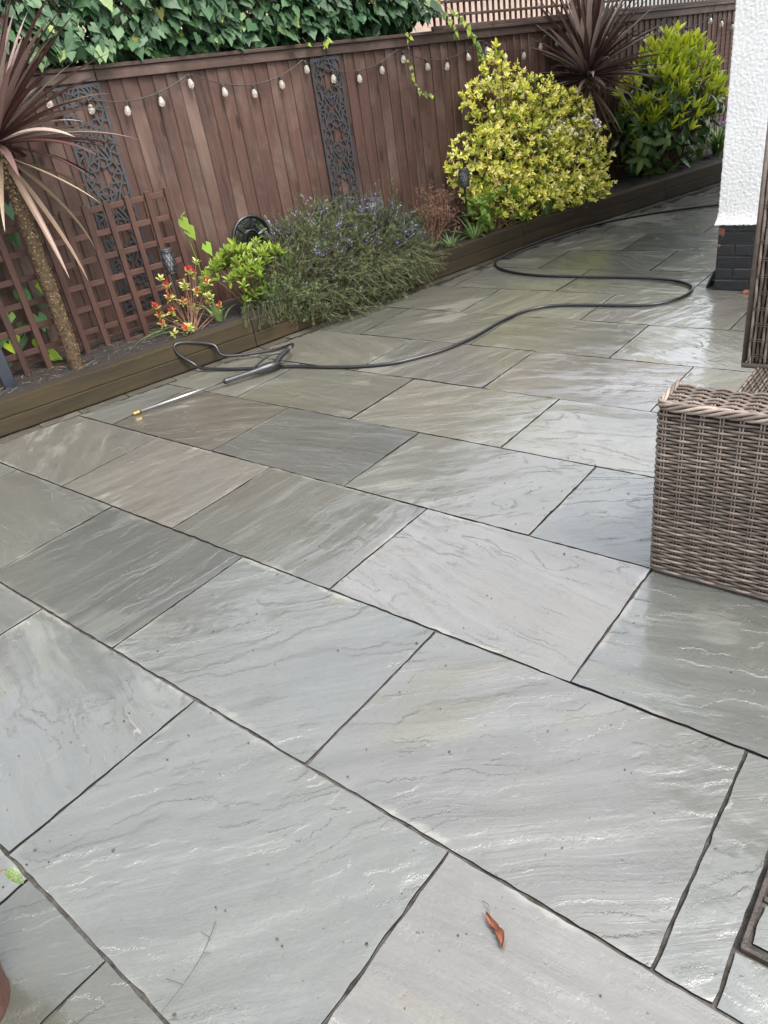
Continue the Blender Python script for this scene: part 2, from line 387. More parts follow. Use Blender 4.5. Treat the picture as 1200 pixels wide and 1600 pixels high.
# soil in the raised bed
b = MB(); ns, nw = 260, 24; V = []; F = []
for i in range(ns + 1):
    s = -3 + 13 * i / ns
    for j in range(nw + 1):
        w = -.02 + 1.0 * j / nw
        p = W(s, w); xf = sl_x(p[1]) - .06
        if p[0] > xf: p[0] = xf
        z = .165 + .022 * mn.noise(Vector((p[0] * 6, p[1] * 6, 0))) + .012 * mn.noise(Vector((p[0] * 22, p[1] * 22, 3))) + .03 * w
        V.append((p[0], p[1], z))
for i in range(ns):
    for j in range(nw):
        a = i * (nw + 1) + j; F.append((a, a + 1, a + nw + 2, a + nw + 1))
b.add(V, F); tag(b.build('soil_bed', M['earth'], smooth=True), kind='structure')

# ------------------------------------------------------------------ patio: mortar bed and single slabs
b = MB(); b.add([(-7, -2.5, -.007), (4, -2.5, -.007), (4, 11, -.007), (-7, 11, -.007)], [(0, 1, 2, 3)])
patio = tag(b.build('patio', M['mortar']), kind='structure')
YC = [-1.05, -.447, .155, .757, 1.362, 1.963, 2.545, 3.13, 3.725, 4.318, 4.905, 5.5, 6.1, 6.7, 7.3, 7.9, 8.5, 9.1, 9.7, 10.3]
GAP = .0042
SETW = .092
SC = .68
def base_col(x, y):
    r = random.random()
    if y > 2.5:  # far courses painted paler and more olive to offset dark reflections there
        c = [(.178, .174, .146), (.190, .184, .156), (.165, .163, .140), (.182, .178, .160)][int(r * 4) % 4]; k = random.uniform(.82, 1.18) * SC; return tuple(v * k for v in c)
    pal = [(.148, .154, .143), (.163, .167, .152), (.133, .139, .130), (.174, .173, .155), (.143, .150, .142)]
    c = pal[int(r * len(pal)) % len(pal)]
    k = random.uniform(.80, 1.18) * SC; return tuple(v * k for v in c)
SPECIAL = {  # slabs whose own stone colour stands out, plus two with a dark reflection painted in: (course index, joint position) -> colour
    (12, -2.52): (.085, .080, .066), (9, -3.42): (.105, .100, .085), (4, -3.42): (.185, .178, .158), (5, -3.87): (.125, .118, .10),
    (6, -2.46): (.205, .20, .165), (3, -1.147): (.158, .159, .150), (4, -1.602): (.195, .190, .180), (2, -.685): (.180, .175, .163),
    (7, -2.055): (.165, .152, .132), (1, -1.49): (.105, .108, .09), (1, -1.158): (.10, .10, .08), (4, -2.52): (.135, .135, .12),  # dark pair at bottom left: plant reflection put into the colour
    (6, -3.0): (.17, .158, .128), (8, -2.519): (.155, .15, .125), (10, -2.519): (.16, .155, .12)}
def slab_mesh(hx, hy, seed, fine=True, clip=None):
    nx, ny = (max(6, int(hx / .014)), max(5, int(hy / .014))) if fine else (max(3, int(hx / .05)), max(3, int(hy / .05)))
    xs = np.r_[-hx, -hx + .004, np.linspace(-hx, hx, nx + 1)[1:-1], hx - .004, hx]
    ys = np.r_[-hy, -hy + .004, np.linspace(-hy, hy, ny + 1)[1:-1], hy - .004, hy]
    V = []; F = []; nX, nY = len(xs), len(ys)
    for i, x in enumerate(xs):
        for j, y in enumerate(ys):
            bx = i in (0, nX - 1); by = j in (0, nY - 1); ed = bx or by
            fx = min(1, (hx - abs(x)) / .02); fy = min(1, (hy - abs(y)) / .02)
            jx = .0040 * mn.noise(Vector((seed, y * 26, x * 3))) * (1 if i < 2 or i > nX - 3 else 0)
            jy = .0040 * mn.noise(Vector((x * 26, seed + 9, y * 3))) * (1 if j < 2 or j > nY - 3 else 0)
            z = .0016 * mn.noise(Vector((x * 4 + seed, y * 4, seed))) + .0006 * mn.noise(Vector((x * 14, y * 14 + seed, 2)))
            if ed: z -= .00006 + .00005 * mn.noise(Vector((x * 30, y * 30, seed)))
            V.append((x + jx, y + jy, z))
    for i in range(nX - 1):
        for j in range(nY - 1): F.append((i * nY + j, (i + 1) * nY + j, (i + 1) * nY + j + 1, i * nY + j + 1))
    ring = [i * nY for i in range(nX)] + [(nX - 1) * nY + j for j in range(1, nY)] + [i * nY + nY - 1 for i in range(nX - 2, -1, -1)] + [j for j in range(nY - 2, 0, -1)]
    n0 = len(V); m = len(ring)
    for r in ring: V.append(V[r])
    for r in ring: V.append((V[r][0], V[r][1], -.03))
    for k in range(m): F.append((n0 + k, n0 + m + k, n0 + m + (k + 1) % m, n0 + (k + 1) % m))
    nt = (nX - 1) * (nY - 1)
    me = bpy.data.meshes.new('slab'); me.from_pydata(V, [], F)
    me.polygons.foreach_set('use_smooth', [k < nt for k in range(len(F))])
    if clip:
        bm = bmesh.new(); bm.from_mesh(me)
        for co, no in clip:
            res = bmesh.ops.bisect_plane(bm, geom=bm.verts[:] + bm.edges[:] + bm.faces[:], plane_co=co, plane_no=no, clear_outer=True)
            es = [e for e in res['geom_cut'] if isinstance(e, bmesh.types.BMEdge)]
            if es:
                ex = bmesh.ops.extrude_edge_only(bm, edges=es)
                for v in ex['geom']:
                    if isinstance(v, bmesh.types.BMVert): v.co.z = -.03
        bmesh.ops.recalc_face_normals(bm, faces=bm.faces[:]); bm.to_mesh(me); bm.free()
    me.materials.append(M['slab'])
    me.materials.append(M['slabside'])
    for f_ in me.polygons:
        f_.use_smooth = abs(f_.normal.z) > .98; f_.material_index = 0 if abs(f_.normal.z) > .7 else 1
    return me
def put_slab(x0, x1, y0, y1, col, fine=True, clip_sl=True, name='slab', parent=None):
    hx, hy = (x1 - x0) / 2 - GAP, (y1 - y0) / 2 - GAP
    cx, cy = (x0 + x1) / 2, (y0 + y1) / 2; clip = []
    if clip_sl:
        for (ax, ay), (bx_, by_) in zip(SL, SL[1:]):
            if y1 < ay - .05 or y0 > by_ + .05: continue
            d = Vector((bx_ - ax, by_ - ay, 0)).normalized(); nrm = Vector((-d.y, d.x, 0))
            co = Vector((ax, ay, 0)) - nrm * (SETW + GAP * 2)
            ds = [(Vector((X, Y, 0)) - co).dot(nrm) for X in (x0, x1) for Y in (y0, y1)]
            if min(ds) > -.04: return None
            if max(ds) > 0: clip.append((co - Vector((cx, cy, 0)), nrm))
    o = bpy.data.objects.new(name, slab_mesh(hx, hy, random.uniform(0, 90), fine, clip)); link(o, parent or patio)
    o.location = (cx, cy, random.uniform(-.0008, .0008)); o.rotation_euler = (R_(random.gauss(0, .10)), R_(random.gauss(0, .10)), 0)
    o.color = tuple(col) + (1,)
    return o
for ci in range(len(YC) - 1):
    y0, y1 = YC[ci], YC[ci + 1]
    if ci <= 1: js = [-3.45, -2.9, -2.3, -1.95, -1.49, -1.158, -.62, .1, .8]
    elif ci % 2 == 0: js = [-.685 + .917 * k for k in range(-6, 3)]
    else: js = [-.225 + .9165 * k for k in range(-6, 3)]
    for x0, x1 in zip(js, js[1:]):
        if y0 > 5.0 and x0 > -1.5: continue
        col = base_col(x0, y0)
        for (c, jx), v in SPECIAL.items():
            if c == ci and abs(jx - x0) < .1: col = tuple(q * SC for q in v)
        if ci == 3 and abs(x0 + .225) < .05:      # slab notched round the access cover
            put_slab(x0, -.113, y0, y1, col, clip_sl=False)
            put_slab(-.113, x1, y0, .880, col, clip_sl=False)
            for ya, yb in ((.905, 1.0), (1.018, y1)):
                put_slab(-.094, .36, ya, yb, col, clip_sl=False)
            b = MB(); b.box((-.102, 1.12, -.006), (.008, .47, .03)); b.box((.13, .887, -.0065), (.47, .008, .03)); b.box((.13, 1.009, -.010), (.45, .010, .02))
            b.build('cover_frame', M['iron'], patio)
            continue
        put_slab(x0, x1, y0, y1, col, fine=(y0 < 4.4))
# row of narrow edge stones against the timber
for (ax, ay), (bx_, by_) in zip(SL, SL[1:]):
    a = Vector((ax, ay, 0)); d = Vector((bx_ - ax, by_ - ay, 0)); L = d.length; d.normalize(); nrm = Vector((d.y, -d.x, 0)); u = .0
    while u < L - .1:
        ln = min(random.uniform(.20, .34), L - u)
        hx, hy = SETW / 2 - .003, ln / 2 - .004
        o = bpy.data.objects.new('edge_stone', slab_mesh(hx, hy, random.uniform(0, 90), False)); link(o, patio)
        c = a + d * (u + ln / 2) + nrm * (SETW / 2 + .003)
        o.location = (c.x, c.y, random.uniform(-.002, .001)); o.rotation_euler = (0, 0, math.atan2(d.y, d.x) - math.pi / 2)
        k = random.uniform(.75, 1.15); o.color = (.10 * k, .092 * k, .078 * k, 1); u += ln

# ================================================================== TIMBER EDGING
edging = empty('timber_edging', (SL[0][0], SL[0][1], 0), label='low dark brown timber sleeper edging along the planted bed', cat='edging')
for i, ((ax, ay), (bx_, by_)) in enumerate(zip(SL, SL[1:])):
    a = Vector((ax, ay, 0)); d = Vector((bx_ - ax, by_ - ay, 0)); L = d.length
    segs = 2 if L > 3.5 else 1
    for k in range(segs):
        for lay in (0, 1):
            l = L / segs - .004; me = MB().box((0, 0, 0), (.098, l, .0985)).mesh('sleeper', M['sleeper'])
            bm = bmesh.new(); bm.from_mesh(me)
            bmesh.ops.subdivide_edges(bm, edges=[e for e in bm.edges if e.calc_length() > 1], cuts=28)
            bm.to_mesh(me); bm.free(); bevel_mesh(me, .006, 2)
            for v in me.vertices:
                v.co.x += .004 * mn.noise(Vector((v.co.y * 3 + i * 7, lay * 3, k))) + .0015 * mn.noise(Vector((v.co.y * 20, v.co.z * 9, i)))
                v.co.z += .003 * mn.noise(Vector((v.co.y * 2 + i * 5, 8, k)))
            o = bpy.data.objects.new('sleeper', me); link(o, edging)
            dn = d.normalized(); nrm = Vector((-dn.y, dn.x, 0))
            c = a + dn * (L * (k + .5) / segs) + nrm * (.051 + .002 * lay) - Vector((SL[0][0], SL[0][1], 0))
            o.location = (c.x, c.y, .0505 + lay * .1); o.rotation_euler = (0, 0, math.atan2(dn.y, dn.x) - math.pi / 2)

# ================================================================== FENCE
fo = W(0, FW)
fence = empty('fence', (fo[0], fo[1], 0), ROTB, label='tall dark brown featheredge board fence behind the planted bed', cat='fence')
# local frame of the fence: +y along it, -x towards away, +x towards patio
def board_mesh(k):
    w = .128; h = 1.72; n = 14
    prof = [(.0, -w / 2), (.017, -w / 2), (.021, -w / 2 + .006), (.006, w / 2), (.0, w / 2)]
    V = []; F = []
    for i in range(n + 1):
        z = h * i / n; bow = .003 * mn.noise(Vector((z * 1.5, k * 4, 0))); dy = .0025 * mn.noise(Vector((z * 1.2, 5, k * 3)))
        for x, y in prof: V.append((x + bow, y + dy, z))
    for i in range(n):
        for j in range(5): F.append((i * 5 + j, i * 5 + (j + 1) % 5, i * 5 + 5 + (j + 1) % 5, i * 5 + 5 + j))
    F += [(4, 3, 2, 1, 0), tuple(range(n * 5, n * 5 + 5))]
    me = bpy.data.meshes.new('board'); me.from_pydata(V, [], F); me.materials.append(M['fence']); return me
bms = [board_mesh(k) for k in range(8)]
s = -1.6; i = 0
while s < 10.4:
    o = bpy.data.objects.new('board', bms[i % 8]); link(o, fence)
    o.location = (random.uniform(-.002, .002), s, .06 + drop(s)); o.rotation_euler = (R_(random.gauss(0, .25)), 0, 0)
    s += random.choice((.098, .102, .104, .107)); i += 1
def rail(s0, s1, z0, h, d, x, name, mat):
    l = s1 - s0; me = MB().box((0, 0, 0), (d, l, h)).mesh(name, mat); bevel_mesh(me, .003)
    o = bpy.data.objects.new(name, me); link(o, fence); sm = (s0 + s1) / 2
    o.location = (x, sm, z0 + h / 2 + drop(sm)); o.rotation_euler = (math.atan(-.0195), 0, 0); return o
for s0, s1 in ((-1.6, 1.23), (1.235, 3.06), (3.065, 4.89), (4.895, 6.72), (6.725, 8.55), (8.555, 10.4)):
    rail(s0, s1, 1.762, .062, .020, .031, 'top_rail', M['rail'])
    rail(s0, s1, 1.826, .024, .070, .020, 'capping', M['rail'])
    rail(s0, s1, .06, .15, .022, .033, 'gravel_board', M['rail'])
# square lattice along the top of the far half
for s0, s1 in ((4.2, 6.72), (6.73, 10.4)):
    rail(s0, s1, 1.852, .030, .034, .020, 'lattice_rail', M['rail']); rail(s0, s1, 2.13, .030, .034, .020, 'lattice_rail', M['rail'])
for zz in (1.94, 2.035): rail(4.2, 10.4, zz, .022, .010, .031, 'lattice_strip', M['rail'])
vm = MB().box((0, 0, 0), (.010, .022, .30)).mesh('lattice_slat', M['trellis'])
s = 4.24
while s < 9.6:
    inst('lattice_slat', vm, fence, (.012, s, 1.995 + drop(s))); s += .072

# ================================================================== RENDERED HOUSE ON THE RIGHT
house = empty('house', (-1.467, 5.08, 0), label='white roughcast house corner above a black painted brick plinth', cat='house')
HZ0, HZ1 = .415, 3.4
def roughwall():
    b = MB(); st = .0060; xs = np.arange(0, .95, st); zs = np.r_[np.arange(HZ0, 2.0, st)]
    V = []; F = []
    for i, x in enumerate(xs):
        for j, z in enumerate(zs):
            d = .0032 * mn.noise(Vector((x * 95, z * 95, 1))) + .0022 * mn.noise(Vector((x * 190, z * 190, 4))) + .012
            fl = .016 * max(0, 1 - (z - HZ0) / .09) ** 2
            ex = -.006 * mn.noise(Vector((3, z * 70, 1))) if i == 0 else 0
            V.append((x + ex - fl * (1 if i == 0 else max(0, 1 - x / .05)) - .006, -d - fl - .004, z + (.006 * mn.noise(Vector((x * 60, 0, 7))) if j == 0 else 0)))
    nz = len(zs)
    for i in range(len(xs) - 1):
        for j in range(nz - 1): F.append((i * nz + j, (i + 1) * nz + j, (i + 1) * nz + j + 1, i * nz + j + 1))
    n0 = len(V)     # return round the corner and under the bell cast
    for j, z in enumerate(zs): V.append((V[j][0] + .002 * mn.noise(Vector((8, z * 80, 3))), .25, z))
    for j in range(nz - 1): F.append((n0 + j, j, j + 1, n0 + j + 1))
    n1 = len(V)
    for i, x in enumerate(xs): V.append((x, .06, HZ0 - .002))
    for i in range(len(xs) - 1): F.append((n1 + i, n1 + i + 1, (i + 1) * nz, i * nz))
    b.add(V, F); return b.build('roughcast', M['white'], house, smooth=True)
roughwall()
b = MB(); b.box((2.5, 2.31, (HZ0 + 5) / 2), (4.98, 4.60, 5 - HZ0)); b.build('wall', M['white'], house)
b = MB(); b.box((2.5, 2.31, HZ0 / 2 - .02), (4.996, 4.622, HZ0 + .02)); b.build('plinth_core', M['blackpaint'], house)
b = MB(); b.add([(-.35, -.35, 4.95), (5.3, -.35, 4.95), (5.3, 4.95, 4.95), (-.35, 4.95, 4.95), (1.5, 2.3, 6.6), (3.5, 2.3, 6.6)],
                [(0, 1, 5, 4), (1, 2, 5), (2, 3, 4, 5), (3, 0, 4), (3, 2, 1, 0)]); b.build('roof', M['roof'], house)
brm = []
for k in range(4):
    me = MB().box((0, 0, 0), (.209, .10, .0665)).mesh('brick', M['blackpaint']); bevel_mesh(me, .006, 2)
    for v in me.vertices: v.co += Vector((mn.noise(v.co * 20 + Vector((k, 0, 0))), mn.noise(v.co * 25 + Vector((0, k, 0))), mn.noise(v.co * 25 + Vector((0, 0, k))))) * .007
    brm.append(me)
brh = MB().box((0, 0, 0), (.098, .10, .0665)).mesh('brick', M['blackpaint']); bevel_mesh(brh, .006, 2)
for c in range(6):
    z = .036 + c * .0735; x = .0
    first = True
    while x < 1.1:
        half = first and c % 2 == 1; ln = .104 if half else .215
        o = inst('brick', brh if half else brm[random.randrange(4)], house, (x + ln / 2, .045 + random.uniform(-.002, .002), z)); x += ln + .004; first = False
b = MB(); b.box((.0, 0, 0), (.035, .012, .045)).box((.008, .0005, -.022), (.016, .012, .02)); o = b.build('chipped_patch', M['redbrick'], house, loc=(.022, -.003, .372)); bevel_mesh(o.data, .004, 2)
b = MB(); b.box((.0, 0, 0), (.016, .012, .02)); o = b.build('chipped_patch', M['redbrick'], house, loc=(.012, -.004, .285)); bevel_mesh(o.data, .004, 2)
me = MB().box((0, 0, 0), (.21, .055, .03)).mesh('brick', M['terracotta']); bevel_mesh(me, .004)
inst('brick', me, house, (.30, -.045, .002)); inst('brick', me, house, (.52, -.045, .001))
# piece of slate leaning on the plinth
me = MB().box((0, 0, 0), (.012, .16, .12)).mesh('slate', M['panel']); bevel_mesh(me, .003)
o = tag(inst('slate_offcut', me), 'small grey slate offcut leaning on the side of the black plinth', 'slate')
o.matrix_basis = Matrix.Translation((-1.505, 5.20, .058)) @ Matrix.Rotation(R_(22), 4, 'Y')

# ================================================================== NEIGHBOUR'S GARAGE SEEN THROUGH THE LATTICE
g0 = W(6, 6.5)
gar = empty('garage', (g0[0], g0[1], 0), ROTB, label='pale beige garage beyond the fence, glimpsed through the lattice', cat='garage')
b = MB(); b.box((0, 0, 1.4), (4, 11, 2.8)); b.build('wall', M['beige'], gar)
b = MB(); b.box((0, 0, 2.88), (4.3, 11.3, .14)); b.build('roof', M['roof'], gar)

# ================================================================== TRELLIS PANELS IN THE BED
def trellis(s0, w, z0, n_v, n_h, label, lean=0.0):
    p = W(s0, w, z0); t = empty('trellis', tuple(p), ROTB, label=label, cat='trellis', group='square wooden trellises in front of the fence')
    wid, hgt = (n_v - 1) * .147, (n_h - 1) * .147
    vme = MB().box((0, 0, 0), (.020, .039, hgt + .10)).mesh('upright_slat', M['trellis']); bevel_mesh(vme, .002)
    hme = MB().box((0, 0, 0), (.018, wid + .06, .037)).mesh('cross_slat', M['trellis_h']); bevel_mesh(hme, .002)
    for i in range(n_v):
        o = inst('upright_slat', vme, t, (.0205 + lean, i * .147, hgt / 2)); o.rotation_euler = (R_(random.gauss(0, .25)), 0, 0)
    for j in range(n_h):
        o = inst('cross_slat', hme, t, (0 + lean, wid / 2, j * .147 + .01)); o.rotation_euler = (R_(random.gauss(0, .2)), 0, 0)
    return t
M['trellis_h'] = m_wood('trellis_wood_cross', (.018, .0075, .005), (.070, .030, .020), 'y', .6, .5, knots=False)
trellis(.555, .53, .155, 7, 7, 'large brown square trellis standing right of the cordyline trunk')
trellis(-.32, .47, .155, 6, 7, 'brown square trellis with ivy behind it at the left edge of the photo')

# ================================================================== CUT-OUT METAL SCREENS
def screen(s0, zt, h, wd, label):
    p = W(s0, FW - .026, zt - h); t = empty('metal_screen', tuple(p), ROTB, label=label, cat='screen', group='dark cut-out metal screens hung on the fence')
    fr = MB(); bw = .020
    fr.box((0, bw / 2, h / 2), (.006, bw, h)).box((0, wd - bw / 2, h / 2), (.006, bw, h)).box((.0004, wd / 2, bw / 2), (.006, wd, bw)).box((.0004, wd / 2, h - bw / 2), (.006, wd, bw))
    fr.build('frame', M['panel'], t)
    cnt = [0]; b = MB()
    def bar(y0, z0, y1, z1, w=.0125):
        for a in (y0, y1):
            if not -.001 <= a <= wd + .001: return
        if not (0 < (z0 + z1) / 2 < h): return
        cnt[0] += 1; L = math.hypot(y1 - y0, z1 - z0) + w * .8; an = math.atan2(z1 - z0, y1 - y0)
        c, s_ = math.cos(an), math.sin(an); Mx = np.array([[1, 0, 0], [0, c, -s_], [0, s_, c]])
        b.box((.00003 * (cnt[0] % 60), (y0 + y1) / 2, (z0 + z1) / 2), (.0045 + .00005 * (cnt[0] % 37), L, w), Mx)
    cy = wd / 2; zc = h - .155; rep = .385
    while zc > -.2:
        P = lambda r, a: (cy + r * math.cos(a), zc + r * math.sin(a))
        for k in range(16):
            a = k * math.pi / 8; a2 = a + math.pi / 8
            ro = [.122, .112][k % 2]; ro2 = [.122, .112][(k + 1) % 2]; bar(*P(ro, a), *P(ro2, a2))
            ri, ri2 = ([.080, .056], [.056, .080])[k % 2]; bar(*P(ri, a + .196), *P(ri2, a2 + .196), .0115)
            if k % 2 == 0: bar(*P(.078, a + .196), *P(.116, a), .0115); bar(*P(.078, a + .196), *P(.116, a + .39), .0115)
        for sg in (-1, 1):      # straps up and down to the linking star, stubs to the frame
            for yy in (-1, 1):
                bar(cy + yy * .047, zc + sg * .108, cy + yy * .004, zc + sg * .165); bar(cy + yy * .085, zc + sg * .082, cy + yy * .050, zc + sg * .150)
                bar(cy + yy * .050, zc + sg * .150, cy + yy * .075, zc + sg * .1925); bar(cy + yy * .050, zc + sg * .150, cy + yy * .022, zc + sg * .1925)
                bar(cy + yy * .085, zc + sg * .150, cy + yy * (wd / 2 - .012), zc + sg * .115); bar(cy + yy * .085, zc + sg * .150, cy + yy * .075, zc + sg * .1925)
                bar(cy + yy * .085, zc + sg * .150, cy + yy * (wd / 2 - .012), zc + sg * .185); bar(cy + yy * .085, zc + sg * .085, cy + yy * .085, zc + sg * .150)
                bar(cy + yy * .102, zc + sg * .06, cy + yy * (wd / 2 - .012), zc + sg * .06); bar(cy + yy * .075, zc + sg * .1925, cy + yy * (wd / 2 - .012), zc + sg * .1925)
            bar(cy, zc + sg * .115, cy, zc + sg * .16)
        for sg in (-1, 1): bar(cy + sg * .122, zc, cy + sg * (wd / 2 - .012), zc)
        zc -= rep
    b.build('cut_out_pattern', M['panel'], t)
    return t
screen(.945, 1.748 + drop(1.1) + .004, 1.42, .300, 'dark grey cut-out metal screen behind the trellis near the left cordyline')
screen(2.905, 1.752 + drop(3.05), 1.42, .287, 'dark grey cut-out metal screen above the rosemary in mid fence')

# ================================================================== ROUND WINDOW MIRROR
p = W(2.075, FW - .045, .595)
mir = empty('round_mirror', tuple(p), ROTB, label='round black framed window mirror half hidden behind the rosemary', cat='mirror')
b = MB(); an = np.linspace(0, 2 * np.pi, 40, endpoint=False)
b.tube([(0.006, .165 * math.cos(a), .165 * math.sin(a)) for a in an], .013, 8, closed=True).build('frame', M['black'], mir, True)
b = MB(); b.tube([(0.004, .062 * math.cos(a), .062 * math.sin(a)) for a in an], .007, 6, closed=True)
for k in range(6):
    a = k * math.pi / 3 + .3; b.tube([(0.003, .062 * math.cos(a), .062 * math.sin(a)), (0.003, .160 * math.cos(a), .160 * math.sin(a))], .0065, 6)
b.build('glazing_bars', M['black'], mir)
b = MB(); V = [(-.004, 0, 0)] + [(-.004, .162 * math.cos(a), .162 * math.sin(a)) for a in an]
b.add(V, [(0, 1 + k, 1 + (k + 1) % 40) for k in range(40)]).build('mirror_glass', M['mirror'], mir)

# ================================================================== STRING LIGHTS
strl = empty('string_lights', tuple(W(1.13, FW - .05, 1.7)), label='festoon string of clear bulbs hung along the fence top', cat='string lights')
inv = -np.array(strl.location)
def cab_z(s):
    f = ((s - 1.88) / .95) % 1.0; return 1.735 - .0172 * (s - 1.88) - .115 * 4 * f * (1 - f)
b = MB(); ss = np.arange(.55, 9.6, .04)
b.tube([W(s, FW - .045 + .004 * math.sin(s * 9), cab_z(s)) + inv for s in ss], .0035, 5).build('cable', M['cable'], strl)
BS = .88
bulb_me = MB().lathe([(.003, -.092), (.012, -.090), (.0195, -.082), (.0245, -.068), (.0245, -.058), (.021, -.046), (.0145, -.032), (.0115, -.022), (.011, -.018)], k=14).mesh('bulb', M['bulb'], True)
sock_me = MB().lathe([(.0125, -.024), (.0135, -.02), (.0135, .004), (.009, .010), (.004, .012)], k=10).mesh('socket', M['cable'])
for k in range(-2, 34):
    s = 1.135 + .2445 * k
    if s < .6: continue
    q = W(s, FW - .048, cab_z(s) - .006) + inv
    o = inst('bulb', bulb_me, strl); o.matrix_basis = Matrix.Translation(q) @ Matrix.Rotation(R_(random.gauss(0, 7)), 4, 'X') @ Matrix.Rotation(R_(random.gauss(0, 7)), 4, 'Y')
    o.scale = (BS, BS, BS); inst('socket', sock_me, o)

# ================================================================== SOLAR TORCHES
def torch(s, w, zt, h, label, r=.046):
    p = W(s, w, .14); t = empty('solar_torch', tuple(p), label=label, cat='garden light', group='black solar torches in the bed')
    z1 = zt - .14; z0 = z1 - h
    b = MB(); b.lathe([(.010, -.06), (.010, z0 - .05), (.012, z0 - .045), (.012, z0 - .01), (.020, z0)], k=10).build('stake', M['black'], t)
    b = MB(); b.lathe([(r * .80, z1 - .008), (r * .88, z1 - .006), (r * .88, z1), (r * .80, z1 + .004), (.01, z1 + .005)], k=18).build('solar_cap', M['panel'], t)
    def rad(f): return r * (.50 + .50 * math.sin(math.pi * (.16 + .62 * f)) ** 1.0)
    b = MB()
    for k in range(14):
        for sg in (-1, 1):
            pts = []
            for f in np.linspace(0, 1, 9):
                a = k * 2 * math.pi / 14 + sg * f * 1.1; pts.append((rad(f) * math.cos(a), rad(f) * math.sin(a), z0 + h * f * .97))
            b.tube(pts, .0030, 4, caps=False)
    for f in (0, .33, .66, .95):
        b.tube([(rad(f) * math.cos(a), rad(f) * math.sin(a), z0 + h * f * .97) for a in np.linspace(0, 2 * math.pi, 18, endpoint=False)], .0035, 5, closed=True)
    b.build('cage', M['black'], t)
    b = MB(); b.lathe([(.010, z0), (r * .42, z0 + .01), (r * .60, z0 + h * .5), (r * .60, z0 + h * .85), (.01, z0 + h * .9)], k=12).build('diffuser', M['diffuser'], t, True)
    return t
torch(1.205, .25, .742, .155, 'black solar torch among the red-tipped leaves by the trellis')
torch(2.88, .10, .738, .160, 'black solar torch rising out of the blue flowering rosemary', .050)
torch(4.03, .25, .748, .140, 'black solar torch at the left foot of the golden shrub', .048)
# dark square post cut by the left picture edge
p = W(-.035, .30, .12)
post = empty('dark_post', tuple(p), ROTB, label='dark slate-blue square post in the bed at the left photo edge', cat='post')
me = MB().box((0, 0, .46), (.075, .075, .95)).mesh('shaft', M['postpaint'] if 'postpaint' in M else plain('slate_blue_paint', (.012, .015, .022), .4)); bevel_mesh(me, .004)
inst('shaft', me, post); me = MB().box((0, 0, .95), (.095, .095, .03)).mesh('cap', me.materials[0]); bevel_mesh(me, .005); inst('cap', me, post)

# ================================================================== WIRE NETTING
p = W(8.62, FW - .03, .35); net = empty('wire_netting', tuple(p), ROTB, label='square wire netting stapled to the fence beside the white wall', cat='netting')
b = MB()
for k in range(12): b.tube([(0.0, k * .05, 0), (0.0, k * .05, 1.18)], .0016, 4)
for k in range(24): b.tube([(0.002, 0, k * .05), (0.002, .55, k * .05)], .0016, 4)
tag(b.build('wire_mesh', M['wire'], net), kind='stuff')

# ================================================================== PRESSURE WASHER HOSE AND LANCE
def spline(P, n=12):
    P = np.asarray(P, float); Q = np.vstack([2 * P[0] - P[1], P, 2 * P[-1] - P[-2]]); out = []
    for i in range(1, len(Q) - 2):
        p0, p1, p2, p3 = Q[i - 1], Q[i], Q[i + 1], Q[i + 2]
        for t in np.linspace(0, 1, n, endpoint=False):
            out.append(.5 * ((2 * p1) + (-p0 + p2) * t + (2 * p0 - 5 * p1 + 4 * p2 - p3) * t * t + (-p0 + 3 * p1 - 3 * p2 + p3) * t ** 3))
    out.append(Q[-2]); return np.array(out)
HR = .0105
hz = HR + .002
def sw(s, w, z): return tuple(W(s, w, z))
hp = [(-3.548, 3.150, .085), (-3.595, 3.225, .080), (-3.66, 3.255, .060), (-3.80, 3.19, .030), (-4.02, 2.98, .05), sw(1.22, -.075, .12), sw(1.06, -.05, .185), sw(.965, -.045, .195), sw(.965, -.06, .135), sw(1.03, -.10, .055),
      (-4.06, 2.80, .022), (-3.85, 2.87, hz), (-3.6, 2.97, hz), (-3.404, 3.053, hz), (-3.18, 3.10, hz), (-2.971, 3.170, hz), (-2.80, 3.275, hz), (-2.698, 3.405, hz), (-2.60, 3.60, hz), (-2.552, 3.835, hz), (-2.545, 4.09, hz), (-2.520, 4.30, hz), (-2.45, 4.46, hz), (-2.333, 4.548, hz), (-2.08, 4.60, hz),
      (-1.789, 4.643, hz), (-1.67, 4.72, hz), (-1.60, 4.85, hz), (-1.585, 5.00, hz), (-1.64, 5.13, hz), (-1.80, 5.235, hz), (-2.10, 5.275, hz), (-2.526, 5.255, hz), (-2.85, 5.255, hz), (-3.12, 5.32, hz), (-3.33, 5.45, hz), (-3.46, 5.63, hz), (-3.50, 5.88, hz), (-3.45, 6.20, hz), (-3.36, 6.60, hz), (-3.22, 6.95, hz), (-3.05, 7.22, hz), (-2.80, 7.48, hz), (-2.5, 7.70, hz), (-2.2, 7.84, hz), (-1.8, 7.95, hz), (-1.1, 8.0, hz)]
o0 = np.array((-3.0, 5.0, 0)); hose = empty('hose', tuple(o0), label='black rubber hose snaking in loops across the wet patio', cat='hose')
b = MB(); b.tube(spline(hp, 8) - o0, HR, 10).build('tube', M['hose'], hose, True)
lp = np.array((-3.62, 2.70, 0))
lance = empty('pressure_lance', tuple(lp), label='pressure washer spray lance lying on slabs by the timber edging', cat='spray lance')
A = np.array((-3.867, 2.110, .016)); B_ = np.array((-3.648, 2.640, .036)); Cc = np.array((-3.505, 2.965, .044)); ax = (B_ - A) / np.linalg.norm(B_ - A)
b = MB(); b.tube([A - lp + ax * .02, B_ - lp], .0065, 10).build('steel_pipe', M['steel'], lance, True)
